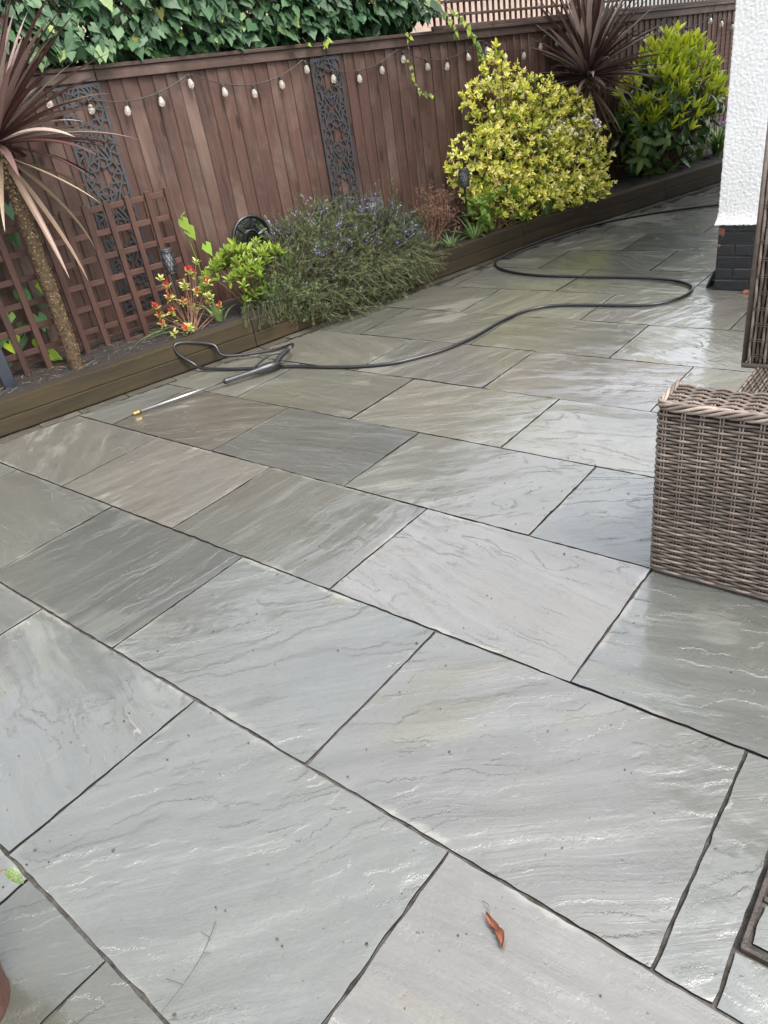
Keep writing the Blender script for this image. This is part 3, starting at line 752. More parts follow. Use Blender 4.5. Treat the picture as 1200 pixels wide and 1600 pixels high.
b = MB(); b.tube([A - lp - ax * .012, A - lp - ax * .004, A - lp, A - lp + ax * .012, A - lp + ax * .014, A - lp + ax * .030], [.008, .0125, .0125, .0105, .0135, .0125], 8).build('nozzle', M['brass'], lance)
a2 = (Cc - B_) / np.linalg.norm(Cc - B_); LL = np.linalg.norm(Cc - B_)
b = MB(); fr = [0, .03, .05, .30, .52, .62, .70, .85, 1.0, 1.04]; rr = [.012, .018, .0175, .016, .0175, .022, .027, .029, .022, .010]
b.tube([B_ - lp + a2 * LL * f * 1.05 for f in fr], [r * 1.05 for r in rr], 12).build('barrel_grip', M['black'], lance, True)
b = MB()
for f in np.linspace(.08, .5, 12): b.tube([B_ - lp + a2 * LL * f * 1.05, B_ - lp + a2 * (LL * f * 1.05 + .006)], .0185, 10)
b.build('grip_ribs', M['black'], lance)
sd = np.cross(a2, (0, 0, 1)); sd /= np.linalg.norm(sd); sd = -sd      # handle leans over to the far side
h0 = B_ - lp + a2 * LL * .98; h1 = np.array((-3.548, 3.150, .085)) - lp
b = MB(); b.tube(spline([h0, h0 * .6 + h1 * .4 + (0, 0, .008), h0 * .25 + h1 * .75 + (0, 0, .006), h1 - (h1 - h0) * .12], 5), [.022, .022, .021, .020, .019, .018, .017, .017, .017, .017, .017, .017, .0165, .0165, .016, .015], 12).build('handle', M['black'], lance, True)
g0_ = B_ - lp + a2 * LL * .62; gm = (g0_ + h1) / 2 + sd * .050 + np.array((0, 0, .02))
b = MB(); b.tube(spline([g0_, g0_ + sd * .035 + (0, 0, .012), gm, h1 + sd * .01 - (h1 - h0) * .30], 6), .0075, 8).build('trigger_guard', M['black'], lance, True)
b = MB(); b.tube(spline([h0 * .8 + h1 * .2, h0 * .7 + h1 * .3 + sd * .022, h0 * .9 + h1 * .1 + sd * .036], 5), .006, 8).build('trigger', M['black'], lance, True)
cd = np.array((-3.595, 3.225, .080)) - np.array((-3.548, 3.150, .085)); cd /= np.linalg.norm(cd)
b = MB(); b.tube([h1 - cd * .012, h1 + cd * .014], .0155, 10).build('steel_coupling', M['steel'], lance)
b = MB(); b.tube(spline([h1 + cd * .012, h1 + cd * .05, h1 + cd * .085 + np.array((-.012, -.004, -.004))], 4), [.0165] * 4 + [.0155] * 3 + [.0135, .0125], 10).build('strain_sleeve', M['black'], lance, True)

# ================================================================== WICKER SOFA
sofa = empty('wicker_sofa', (-.2, 2.45, 0), label='grey-brown woven wicker garden sofa cut by the right photo edge', cat='sofa')
so_ = -np.array((-.2, 2.45, 0))
def weave(b, path, nrm, up, H, pitch, stake, amp, rad, seed, k=6):
    """rows of strands woven in and out of uprights; path = points along the row, nrm = outward normals"""
    path = np.asarray(path, float); nrm = np.asarray(nrm, float); up = np.asarray(up, float)
    d = np.r_[0, np.cumsum(np.linalg.norm(np.diff(path, axis=0), axis=1))]; n = int(H / pitch)
    u = np.arange(0, d[-1], stake / 5.0); P = np.stack([np.interp(u, d, path[:, i]) for i in range(3)], 1); N = np.stack([np.interp(u, d, nrm[:, i]) for i in range(3)], 1)
    N /= np.linalg.norm(N, axis=1)[:, None]
    for r in range(n):
        ph = math.pi * (r % 2) + .10 * math.sin(r * .7 + seed)
        o = amp * np.sin(np.pi * u / stake + ph); wob = .0019 * np.array([mn.noise(Vector((x * 18, r * 3.1, seed))) for x in u])
        b.tube(P + N * o[:, None] + up * (pitch * (r + .5) + wob + .0012 * np.sin(np.pi * u / stake + ph))[:, None], rad, k, tone=float(np.clip(.5 + .22 * mn.noise(Vector((r * 1.7, seed, 0))) + random.gauss(0, .16), 0, 1)))
    for x in np.arange(stake / 2, d[-1], stake):      # paired uprights
        q = np.array([np.interp(x, d, path[:, i]) for i in range(3)]); tt = np.array([np.interp(x + .005, d, path[:, i]) for i in range(3)]) - q; tt /= np.linalg.norm(tt) + 1e-9
        for e in (-.0042, .0042): b.tube([q + tt * e, q + tt * e + up * H], .0028, 5, tone=.5)
    return b
def corner_path(pts, nr, rad=.022):
    """round the corners of a polyline in plan and give outward normals"""
    out = []; N = []
    for i in range(len(pts)):
        p = np.array(pts[i], float)
        if i in (0, len(pts) - 1): out.append(p); N.append(np.array(nr[min(i, len(nr) - 1)], float)); continue
        a = np.array(pts[i - 1], float) - p; c = np.array(pts[i + 1], float) - p; a /= np.linalg.norm(a); c /= np.linalg.norm(c)
        for t in np.linspace(0, 1, 6):
            q = p + a * rad * (1 - t) ** 2 + c * rad * t ** 2; out.append(q); m = np.array(nr[i - 1]) * (1 - t) + np.array(nr[i]) * t; N.append(m / np.linalg.norm(m))
    return np.array(out), np.array(N)
AX0, AX1, AY0, AY1, AZ = -.690, .32, 1.948, 2.115, .597
pt, nn = corner_path([(AX0, AY1, .012), (AX0, AY0, .012), (AX1, AY0, .012)], [(-1, 0, 0), (0, -1, 0)])
b = MB(); weave(b, pt + so_, nn, (0, 0, 1), AZ - .03, .0107, .052, .0050, .0043, 1.0)
tag(b.build('arm_weave', M['wicker'], sofa, True), kind='stuff')
b = MB(); weave(b, np.array([(AX0 + .012, AY0 + .012, AZ - .004), (AX1, AY0 + .012, AZ - .004)]) + so_, np.array([(0, 0, 1.), (0, 0, 1.)]), (0, 1, 0), AY1 - AY0 - .02, .0125, .052, .0050, .0044, 2.0)
tag(b.build('arm_top_weave', M['wicker'], sofa, True), kind='stuff')
b = MB()
pe, ne = corner_path([(AX0 + .002, AY1, AZ - .008), (AX0 + .002, AY0 + .002, AZ - .008), (AX1, AY0 + .002, AZ - .008)], [(-1, 0, 0), (0, -1, 0)], .03)
d = np.r_[0, np.cumsum(np.linalg.norm(np.diff(pe, axis=0), axis=1))]; u = np.arange(0, d[-1], .008)
P_ = np.stack([np.interp(u, d, pe[:, i]) for i in range(3)], 1) + so_; N_ = np.stack([np.interp(u, d, ne[:, i]) for i in range(3)], 1); N_ /= np.linalg.norm(N_, axis=1)[:, None]
for k in range(5):
    a = u * 2 * math.pi / .20 + k * 2 * math.pi / 5
    b.tube(P_ + N_ * (.0075 * np.cos(a))[:, None] + np.array([0, 0, 1.]) * (.011 * np.sin(a))[:, None], .0052, 6, tone=.45 + .1 * k)
tag(b.build('braided_edge', M['wicker'], sofa, True), kind='stuff')
b = MB(); b.tube(np.array(corner_path([(AX0 + .004, AY1, .014), (AX0 + .004, AY0 + .004, .014), (AX1, AY0 + .004, .014)], [(-1, 0, 0), (0, -1, 0)])[0]) + so_, .009, 8, tone=.3); b.build('base_rim', M['wicker'], sofa, True)
b = MB(); b.box(np.array(((AX0 + AX1) / 2 + .008, (AY0 + AY1) / 2 + .006, AZ / 2)) + so_, (AX1 - AX0 - .014, AY1 - AY0 - .012, AZ - .02)); b.build('arm_frame', M['wickercore'], sofa)
# seat deck and tall far end
b = MB(); weave(b, np.array([(AX0 + .035, AY1, .352), (AX0 + .035, 2.93, .352)]) + so_, np.array([(0, 0, 1.), (0, 0, 1.)]), (1, 0, 0), .93, .0135, .030, .004, .0044, 3.0)
tag(b.build('seat_weave', M['wicker'], sofa, True), kind='stuff')
b = MB(); b.box(np.array((-.165, 2.52, .185)) + so_, (.95, .82, .32)); b.build('seat_frame', M['wickercore'], sofa)
b = MB(); weave(b, np.array([(AX0 + .03, AY1, .03), (AX0 + .03, 2.93, .03)])[::-1] + so_, np.array([(-1., 0, 0), (-1., 0, 0)]), (0, 0, 1), .31, .0128, .052, .004, .0050, 4.0)
tag(b.build('side_weave', M['wicker'], sofa, True), kind='stuff')
b = MB(); weave(b, np.array([(AX0 - .008, 2.915, .365), (AX0 - .008, 2.915, 1.34)]) + so_, np.array([(0, -1., 0), (0, -1., 0)]), (1, 0, 0), .98, .0145, .060, .0042, .0054, 5.0)
weave(b, np.array([(AX0 - .014, 2.925, .365), (AX0 - .014, 2.925, 1.34)]) + so_, np.array([(-1., 0, 0), (-1., 0, 0)]), (0, 1, 0), .13, .0145, .060, .0042, .0054, 6.0)
tag(b.build('end_weave', M['wicker'], sofa, True), kind='stuff')
b = MB(); b.box(np.array((-.20, 2.99, .85)) + so_, (.97, .13, .98)); b.build('end_frame', M['wickercore'], sofa)
b = MB(); b.tube(np.array([(AX0 - .016, 2.912, .352), (AX0 - .016, 2.912, 1.345)]) + so_, .0085, 7, tone=.35).tube(np.array([(AX0 - .02, 2.905, .357), (AX1, 2.905, .357)]) + so_, .010, 7, tone=.4); b.build('end_rim', M['wicker'], sofa, True)
b = MB(); b.box(np.array((.30, 2.5, .66)) + so_, (.12, 1.0, 1.3)); b.build('back_frame', M['wicker'], sofa)
for q in ((AX0 + .06, AY0 + .06), (AX0 + .06, 2.98)):
    b = MB(); b.lathe([(.016, 0.001), (.018, .004), (.018, .03)], tuple(np.array((q[0], q[1], 0)) + so_), 10); b.build('foot', M['black'], sofa)

# ================================================================== PLANTS
def L4(seg):      # pointed oval leaf, 4 triangles, folded along the midrib
    return (np.array([(0, 0, 0), (.30, .30, .06), (.26, .68, .05), (0, 1, -.10), (-.26, .68, .05), (-.30, .30, .06)]) * np.array([seg, 1, 1]), [(0, 1, 2, 3), (0, 3, 4, 5)])
def rvec(n, a=1.0): return rng.normal(size=(n, 3)) * a
def unit(v): return v / (np.linalg.norm(v, axis=-1, keepdims=True) + 1e-9)
def whorls(b, centers, outs, nleaf, ln, wd, tonef, spread=(.35, 1.2), templ=None):
    """a whorl of leaves at each shoot tip"""
    T = templ or L4(wd)
    for c, o in zip(centers, outs):
        o = o / np.linalg.norm(o); a0 = np.cross(o, (.31, .2, .93)); a0 /= np.linalg.norm(a0); b0 = np.cross(o, a0); n = nleaf + rng.integers(-1, 2)
        ph = rng.uniform(0, 6.28); P = []; D = []; U = []; S = []; TN = []
        for i in range(n):
            f = i / max(1, n - 1); el = spread[0] + (spread[1] - spread[0]) * f + rng.normal(0, .20); az = ph + i * 2.4 + rng.normal(0, .3)
            rd = a0 * math.cos(az) + b0 * math.sin(az); dd = o * math.cos(el) + rd * math.sin(el)
            P.append(c - o * ln * .5 * f + rd * .004); D.append(dd); U.append(o * math.sin(el) - rd * math.cos(el) + rng.normal(size=3) * .25); S.append(ln * rng.uniform(.6, 1.2)); TN.append(tonef(f))
        b.leaves(T, P, D, U, S, TN)
def shell(n, c, rad, inner=.55, front=None, zmin=-1):
    """points through an ellipsoid crown, denser outside, uneven"""
    out = []; nor = []
    while len(out) < n:
        d = unit(rng.normal(size=3))
        if d[2] < zmin: continue
        if front is not None and d @ front < -.35: continue
        lump = 1 + .16 * mn.noise(Vector(d * 2.3 + c * 3)) + .10 * mn.noise(Vector(d * 5 + c))
        r = (inner + (1 - inner) * rng.random() ** .45) * lump
        out.append(c + d * rad * r); nor.append(unit(d / rad))
    return np.array(out), np.array(nor)
BX = np.array([[tx, -ty, 0], [ty, tx, 0], [0, 0, 1.]])    # columns: along s, along w, up
def bedpts(p): return np.asarray(p) @ BX.T
def plant(name, s, w, z, label, cat='shrub', group=None): return empty(name, tuple(W(s, w, z)), ROTB, label=label, cat=cat, group=group)
# inside a plant: local x = towards patio (-w), local y = along s
def loc(s, w, z): return np.array([-w, s, z])

# ---- golden choisya
pl = plant('golden_shrub', 4.95, .36, .17, 'large golden-yellow leaved shrub in the bed right of mid fence')
stems = MB(); fol = MB()
lob = [(loc(-.05, .0, .55), (.34, .66, .42), 300), (loc(.30, -.10, .36), (.36, .62, .34), 290), (loc(-.55, .0, .55), (.28, .42, .32), 150), (loc(-.22, .08, 1.0), (.24, .42, .34), 120), (loc(-.28, .05, 1.25), (.10, .13, .20), 28), (loc(.75, -.05, .42), (.28, .36, .30), 120), (loc(-.15, -.05, .18), (.34, .60, .24), 150), (loc(.5, .0, .75), (.25, .40, .25), 130), (loc(.45, -.22, .14), (.22, .55, .18), 150), (loc(-.45, -.05, .30), (.25, .35, .25), 110), (loc(.15, .03, .90), (.27, .42, .28), 130), (loc(.48, .0, .76), (.28, .42, .28), 120)]
for c, r, n in lob:
    P, N = shell(int(n * 1.7), c, np.array(r), .5)
    N = unit(N + np.array([.35, 0, .55]) + rvec(len(N), .35)); kk = rng.random(len(P))
    for q, o, k in zip(P, N, kk):
        hi = 1.0 if k > .95 else (.88 if k > .70 else (.62 if k > .14 else .30))
        whorls(fol, [q], [o], rng.integers(5, 9), rng.uniform(.030, .054), .80, lambda f, h=hi: float(np.clip(h - .42 * f ** 2 + rng.normal(0, .09), .02, 1)))
    for q in P[:: 22]: stems.tube(spline([loc(rng.normal(0, .06), rng.normal(0, .04), 0), c * .6 + q * .1, q], 4), np.linspace(.010, .003, 9), 5)
stems.build('stems', M['twig'], pl)
tag(fol.build('foliage', M['choisya'], pl), kind='stuff')
fl = MB(); P, N = shell(60, loc(.45, -.18, .62), np.array((.2, .42, .16)), .9, None, .1)
whorls(fl, P, unit(N + np.array([.3, 0, .8])), 6, .018, 1.6, lambda f: 1.0); tag(fl.build('blossom', plain('white_blossom', (.75, .74, .66), .6, vary=.08), pl), kind='stuff')

# ---- lime green shrub
pl = plant('lime_shrub', 1.84, .30, .17, 'bright lime green whorled shrub left of the rosemary below the mirror')
fol = MB(); stems = MB(); P = []; 
for i in range(78):
    a = rng.uniform(0, 6.28); r = math.sqrt(rng.random()); s_, w_ = .40 * r * math.cos(a) - .04, .20 * r * math.sin(a)
    q = loc(s_, w_, .45 - .20 * r ** 2 + rng.normal(0, .025)); P.append(q)
    whorls(fol, [q], [np.array([.25 - w_ * .8, s_ * .9, .8]) + rvec(1, .12)[0]], 11, rng.uniform(.055, .07), .62, lambda f: float(np.clip(.8 - .5 * f + rng.normal(0, .12), 0, 1)), (.25, 1.35))
    if i % 2 == 0: stems.tube(spline([loc(s_ * .25, w_ * .25, -.02), loc(s_ * .7, w_ * .7, .22), q], 3), np.linspace(.006, .0028, 7), 5)
for i in range(26):
    q = loc(rng.uniform(-.2, .42), rng.uniform(-.22, -.05), rng.uniform(.06, .2)); whorls(fol, [q], [np.array([.6, rng.normal(0, .3), .6])], 8, .05, .6, lambda f: float(np.clip(.35 + rng.normal(0, .15), 0, 1)))
stems.build('stems', M['twig'], pl); tag(fol.build('foliage', M['lime'], pl), kind='stuff')

# ---- red-tipped small shrub
pl = plant('red_tipped_shrub', 1.23, .24, .17, 'small shrub with red tips and variegated yellow leaves by the trellis')
fol = MB(); stems = MB()
for (s_, z_) in ((-.20, .22), (-.17, .10), (-.11, .17), (-.05, .10), (-.10, .27), (-.15, .03), (-.02, .22), (-.12, .40), (.06, .32), (.10, .26), (.03, .18), (.14, .22), (.16, .16), (.20, .20), (.09, .14), (.12, .37), (.16, .44), (.10, .40), (-.03, .05), (.23, .04), (.25, .10), (-.08, .05), (.02, .30), (.18, .30), (-.18, .16), (-.07, .34)):
    q = loc(s_ + rng.normal(0, .01), rng.uniform(-.10, .06), z_); o = np.array([.35, s_ * .8, .8]) + rvec(1, .15)[0]
    whorls(fol, [q], [o], 10, rng.uniform(.034, .044), .75, lambda f: float(np.clip(.42 + rng.normal(0, .10), 0, .6)), (.6, 1.45))
    if rng.random() < .62: whorls(fol, [q + unit(o) * .014], [o], 6, rng.uniform(.034, .046), .7, lambda f: float(rng.uniform(.78, 1)), (.2, .8))
    stems.tube(spline([loc(rng.normal(0, .02), 0, -.02), loc(s_ * .6, 0, z_ * .55), q], 3), np.linspace(.0045, .002, 7), 5)
stems.build('stems', M['twig'], pl); tag(fol.build('foliage', M['redtip'], pl), kind='stuff')

# ---- rosemary
pl = plant('rosemary_bush', 2.50, .28, .17, 'sprawling blue-flowered rosemary bush spilling over the timber edging')
ndl = MB(); tw = MB(); fl = MB(); NT_ = (np.array([(-.5, 0, 0), (.5, 0, 0), (.35, .6, .05), (0, 1, 0), (-.35, .6, .05)]), [(0, 1, 2, 3, 4)])
flp = MB(); FT = L4(1.0)
def sprig(root, tip, sag, nn_, wood, flower):
    mid = root * .5 + tip * .5 + np.array([0, 0, sag]); pts = spline([root, mid, tip], 7); tw.tube(pts[::2], np.linspace(.0026, .0012, len(pts[::2])), 3, caps=False)
    n = nn_; idx = rng.uniform(.12, 1, n) ** .8 * (len(pts) - 1.01); ii = idx.astype(int); fr_ = (idx - ii)[:, None]
    P = pts[ii] * (1 - fr_) + pts[ii + 1] * fr_; T = unit(pts[ii + 1] - pts[ii]); D = T * .55 + unit(np.cross(T, rvec(n)))
    base = np.clip(rng.normal(.42, .20) + wood + .35 * mn.noise(Vector(root * 5)), .03, .95)
    ndl.leaves(NT_, P, D, T, rng.uniform(.012, .022, n), np.clip(base + rng.normal(0, .15, n) + .22 * (idx / len(pts) > .8), 0, 1), np.full(n, .17))
    if flower:
        m = rng.integers(5, 14); jj = (rng.uniform(.45, 1.0, m) * (len(pts) - 2)).astype(int)
        flp.leaves(FT, pts[jj] + rvec(m, .007), rvec(m) + np.array([.4, 0, .3]), rvec(m), rng.uniform(.010, .017, m), rng.random(m))
for i in range(2700):
    s_ = rng.uniform(-.70, .86); u_ = rng.uniform(0, 1); fs = 1 - (abs(s_ - .08) / .86) ** 2.4
    if fs < .08: continue
    a = u_ * 2.6 - .50                                  # angle round the mound: 0 front low, pi/2 top, beyond = back
    rr = rng.uniform(.62, 1.0) * (1 + .36 * mn.noise(Vector((s_ * 3.2, a * 1.6, 1))) + .22 * mn.noise(Vector((s_ * 9, a * 4, 2))))
    zt = .50 * (fs ** .6) * (1.0 if s_ > -.30 else max(.25, 1 - (-.30 - s_) * 2.2))
    out = np.array([math.cos(a), 0, math.sin(a)]); c = np.array([-.0, s_, .02])
    p = c + np.array([out[0] * .50 * fs ** .5, 0, max(0, out[2]) * zt]) * rr
    if a < .25: p[2] = rng.uniform(-.16, .14) * fs + .01
    p[2] = max(p[2], -.15 if p[0] > .34 else .03)
    if abs(s_ - .38) < .12 and p[2] > .30: continue
    d = unit(out * .55 + np.array([0, rng.normal(.12, .75), .30 if a > .5 else rng.normal(-.05, .45)]) + rvec(1, .3)[0]); L_ = rng.uniform(.08, .17)
    tip = p + d * L_; tip[2] = max(tip[2], -.160)
    if tip[0] < .34 and tip[0] > .1 and tip[2] < .03: tip[0] = .36
    sprig(p - d * .03, tip, rng.normal(.006, .012), 46, 0.0, a > .35 and rng.random() < .10 + .25 * mn.noise(Vector((s_ * 4, a * 2, 5))))
for i in range(130):    # trailing shoots over the timber
    s_ = rng.uniform(-1.0, .75); low = s_ < -.55
    root = loc(s_ + .08, -.20, .06); tip = loc(s_ - .05 + rng.normal(0, .07), rng.uniform(-.44, -.335), rng.uniform(-.15, .0) if not low else rng.uniform(-.06, .03))
    sprig(root, tip, .075, 80, -.02, False)
for i in range(80):     # taller loose shoots
    s_ = rng.uniform(-.38, .80); root = loc(s_, rng.uniform(.0, .2), .34); sprig(root, root + np.array([rng.normal(.02, .05), rng.normal(0, .09), rng.uniform(.16, .30)]), 0, 60, .1, rng.random() < .4)
for i in range(70):     # bare pale woody sprays at the right front
    root = loc(rng.uniform(.1, .6), -.25, rng.uniform(.0, .18)); tip = root + np.array([rng.uniform(.10, .26), rng.normal(.10, .12), rng.uniform(-.18, .02)]); tip[2] = max(tip[2], -.15)
    tw.tube(spline([root, root * .5 + tip * .5 + (0, 0, .04), tip], 3), .0016, 4, caps=False)
tag(tw.build('stems', M['rosetwig'], pl), kind='stuff'); tag(ndl.build('foliage', M['rosemary'], pl), kind='stuff'); tag(flp.build('flowers', M['bluefl'], pl), kind='stuff')

# ---- dry brown shrub
pl = plant('dry_shrub', 3.66, .32, .17, 'leafless dry brown shrub with seed heads right of the rosemary')
tw = MB(); hd = MB()
def branch(p, d, ln, r, lev):
    q = p + d * ln + rvec(1, .015)[0]; tw.tube(spline([p, (p + q) / 2 + rvec(1, .012)[0], q], 3), np.linspace(r, r * .7, 7), 4, tone=float(rng.uniform(.2, .9)), caps=False)
    if lev == 0:
        m = 9; hd.leaves(FT, q + rvec(m, .012), rvec(m) + np.array([0, 0, .5]), rvec(m), rng.uniform(.007, .014, m), rng.uniform(.2, 1, m)); return
    for k in range(rng.integers(2, 4)): branch(q, unit(d + rvec(1, .42)[0] + np.array([0, 0, .12])), ln * rng.uniform(.55, .8), r * .68, lev - 1)
for k in range(9): branch(loc(rng.uniform(-.15, .15), rng.uniform(-.1, .1), 0), unit(np.array([rng.normal(.1, .2), rng.normal(0, .42), 1])), rng.uniform(.13, .20), .0042, 3)
tag(tw.build('twigs', M['twig'], pl), kind='stuff'); tag(hd.build('seed_heads', M['twig'], pl), kind='stuff')

# ---- broad-leaved green plant under the golden shrub
pl = plant('hydrangea', 4.28, .22, .17, 'fresh green broad-leaved hydrangea below the golden shrub')
fol = MB(); stems = MB(); fl = MB()
for i in range(58):
    s_ = rng.uniform(-.26, .34); z_ = rng.uniform(.03, .36) * (1 - .3 * abs(s_)); q = loc(s_, rng.uniform(-.16, .10), z_)
    whorls(fol, [q], [np.array([.45, s_ * .6, .8]) + rvec(1, .2)[0]], 6, rng.uniform(.055, .08), 1.05, lambda f: float(np.clip(.62 + rng.normal(0, .2), 0, 1)), (.7, 1.5))
    stems.tube(spline([loc(s_ * .4, 0, -.02), q * .6, q], 3), .003, 4)
P, N = shell(34, loc(.02, -.10, .40), np.array((.035, .05, .03)), .7); fl.leaves(FT, P, N, rvec(len(P)), rng.uniform(.012, .02, len(P)), rng.random(len(P)))
P, N = shell(26, loc(.08, -.18, .17), np.array((.03, .04, .03)), .7); fl.leaves(FT, P, N, rvec(len(P)), rng.uniform(.012, .02, len(P)), rng.random(len(P)))
stems.build('stems', M['twig'], pl); tag(fol.build('foliage', M['hydr'], pl), kind='stuff'); tag(fl.build('faded_flower_heads', M['oldflower'], pl), kind='stuff')

# ---- strap-leaved clumps
def straps(name, s, w, n, ln, wid, label, spread=.5, tone=.6, flowers=0):
    pl = plant(name, s, w, .165, label, 'plant'); b = MB()
    for i in range(n):
        a = rng.uniform(0, 6.28); l = ln * rng.uniform(.6, 1.1); bend = rng.uniform(.25, 1.3) * spread; o = np.array([math.cos(a), math.sin(a), 0]); sd_ = np.array([-o[1], o[0], 0]); V = []; p = o * rng.uniform(0, .04); an_ = rng.uniform(.05, .35)
        for k in range(8):
            f = k / 7; w_ = wid * (1 - f ** 2.5) * (.6 + .4 * min(1, f * 4)); V += [p - sd_ * w_, p + np.array([0, 0, -.15 * w_]) , p + sd_ * w_]; an_ += bend / 4; p = p + (o * math.sin(an_) + np.array([0, 0, 1.]) * math.cos(an_)) * l / 7
            p[2] = max(p[2], .005)
        b.add(V, [q for k in range(7) for q in ((k * 3, k * 3 + 1, k * 3 + 4, k * 3 + 3), (k * 3 + 1, k * 3 + 2, k * 3 + 5, k * 3 + 4))], float(np.clip(tone + rng.normal(0, .2), 0, 1)))
    tag(b.build('leaves', M['strap'], pl), kind='stuff')
    if flowers:
        f = MB(); st = MB()
        for i in range(flowers):
            q = np.array([rng.uniform(-.05, .22), rng.normal(0, .22), rng.uniform(.22, .48)]); st.tube([np.array([0, q[1] * .6, 0]), q], .003, 4); m = 26
            f.leaves(FT, q + rvec(m, .018), rvec(m), rvec(m), rng.uniform(.014, .024, m), rng.random(m))
        st.build('flower_stalks', M['strap'], pl); tag(f.build('flowers', M['bluefl'], pl), kind='stuff')
straps('strap_leaf_clump', 4.00, .14, 34, .26, .009, 'clump of arching green strap leaves at the solar torch foot', .9, .7)
straps('strap_leaf_clump', 1.47, .26, 13, .27, .010, 'few pale strap leaves between red-tipped and lime shrubs', .7, .85)
straps('strap_leaf_clump', 4.92, .10, 18, .24, .011, 'dark strap leaf tuft under the golden shrub on timber edging', .6, .3)
straps('strap_leaf_clump', 3.68, .12, 60, .20, .004, 'fine grassy tuft below the dry brown shrub', .9, .55)
straps('bluebell_clump', 8.22, .28, 120, .46, .013, 'strap-leaved clump with blue flowers beside the white wall', .8, .5, 9)

# ---- glossy laurel: every leaf its own part
def big_leaf(wd, droop, fold=.10, n=6):
    V = []; F = []
    for i in range(n + 1):
        t = i / n; w_ = wd * (math.sin(math.pi * min(1, t ** .8 * .98)) ** .8) * .5; y = t - .10 * droop * t * t; z = -droop * t * t
        V += [(-w_, y, z + fold * w_ * 2), (0, y, z), (w_, y, z + fold * w_ * 2)]
    for i in range(n): F += [(i * 3, i * 3 + 1, i * 3 + 4, i * 3 + 3), (i * 3 + 1, i * 3 + 2, i * 3 + 5, i * 3 + 4)]
    return np.array(V), F
def frame4(p, d, up, sc):
    d = np.array(d, float); d /= np.linalg.norm(d); x = np.cross(d, up); x /= np.linalg.norm(x) + 1e-9; z = np.cross(x, d)
    m = Matrix(((x[0] * sc, d[0] * sc, z[0] * sc, p[0]), (x[1] * sc, d[1] * sc, z[1] * sc, p[1]), (x[2] * sc, d[2] * sc, z[2] * sc, p[2]), (0, 0, 0, 1))); return m
def leafmesh(T, mat): return MB().add(*T).mesh('leaf', mat, True)
newl = [leafmesh(big_leaf(.30, dr), M['laurelnew']) for dr in (.05, .15, .28)]
oldl = [leafmesh(big_leaf(.40, dr), M['laurelold']) for dr in (.2, .4, .6)]
pl = plant('spotted_laurel', 7.30, .33, .17, 'glossy spotted laurel with lime new growth beside the white wall')
stems = MB(); mass = MB(); cnt = 0; shoots = []
for i in range(86):
    d = unit(rng.normal(size=3) + np.array([.55, 0, .45])); r = rng.uniform(.82, 1.05) * (1 + .12 * mn.noise(Vector(d * 3)))
    q = loc(-.05, 0, .62) + d * np.array([.38, .84, .66]) * r
    if q[2] < .02: continue
    shoots.append((q, d))
for q, d in shoots:
    hi = q[2] > .48 + rng.normal(0, .24); n = 5 if hi else 4; o = unit(d * .5 + np.array([.15, 0, .9 if hi else .25]))
    a0 = unit(np.cross(o, (.3, .2, .9))); b0 = np.cross(o, a0); ph = rng.uniform(0, 6.28)
    for k in range(n):
        az = ph + k * 6.28 / n + rng.normal(0, .2); rd = a0 * math.cos(az) + b0 * math.sin(az); el = rng.uniform(.25, .75) if hi else rng.uniform(.9, 1.7)
        dd = o * math.cos(el) + rd * math.sin(el) + np.array([0, 0, 0 if hi else -.45]); up = o * math.sin(el) - rd * math.cos(el) + np.array([.3, 0, .3])
        me = random.choice(newl if hi else oldl); sc = rng.uniform(.10, .145) if hi else rng.uniform(.12, .17)
        if cnt < 300: inst('leaf', me, pl, mat4=frame4(q, dd, up, sc)); cnt += 1
        elif not hi: mass.leaves(big_leaf(.4, .4), [q], [dd], [up], [sc], [.3])
    stems.tube(spline([loc(rng.normal(0, .08), 0, 0), q * np.array([.5, .5, .6]), q], 4), np.linspace(.011, .004, 9), 5)
for i in range(760):
    d = unit(rng.normal(size=3) + np.array([.2, 0, .1])); q = loc(-.05, .03, .52) + d * np.array([.34, .84, .58]) * rng.uniform(.5, 1.0)
    if q[2] < .02: continue
    mass.leaves(big_leaf(.4, .4, n=3), [q], [d + rvec(1, .6)[0] + np.array([0, 0, -.3])], [d + rvec(1, .4)[0]], [rng.uniform(.10, .16)], [rng.uniform(0, .5)])
nm = MB()
for i in range(230):
    d = unit(rng.normal(size=3) + np.array([.45, 0, .6])); q = loc(-.05, 0, .62) + d * np.array([.36, .84, .66]) * rng.uniform(.8, 1.0) * (1 + .12 * mn.noise(Vector(d * 3)))
    if q[2] < .62 - .45 * rng.random() ** 2: continue
    whorls(nm, [q], [unit(d * .5 + np.array([.1, 0, .9]))], 6, .12, 1, lambda f: float(np.clip(.75 - .4 * f + rng.normal(0, .15), 0, 1)), (.15, .95), big_leaf(.30, .12, n=4))
tag(nm.build('new_growth', leafmat('young_laurel_mass', [(0, (.12, .20, .018)), (.5, (.32, .40, .025)), (1, (.58, .60, .035))], .4, .35, .4), pl), kind='stuff')
stems.build('stems', M['twig'], pl)
mo = mass.build('inner_foliage', leafmat('inner_laurel_leaf', [(0, (.025, .065, .015)), (1, (.10, .17, .035))], .35, .2, .45), pl); tag(mo, kind='stuff')

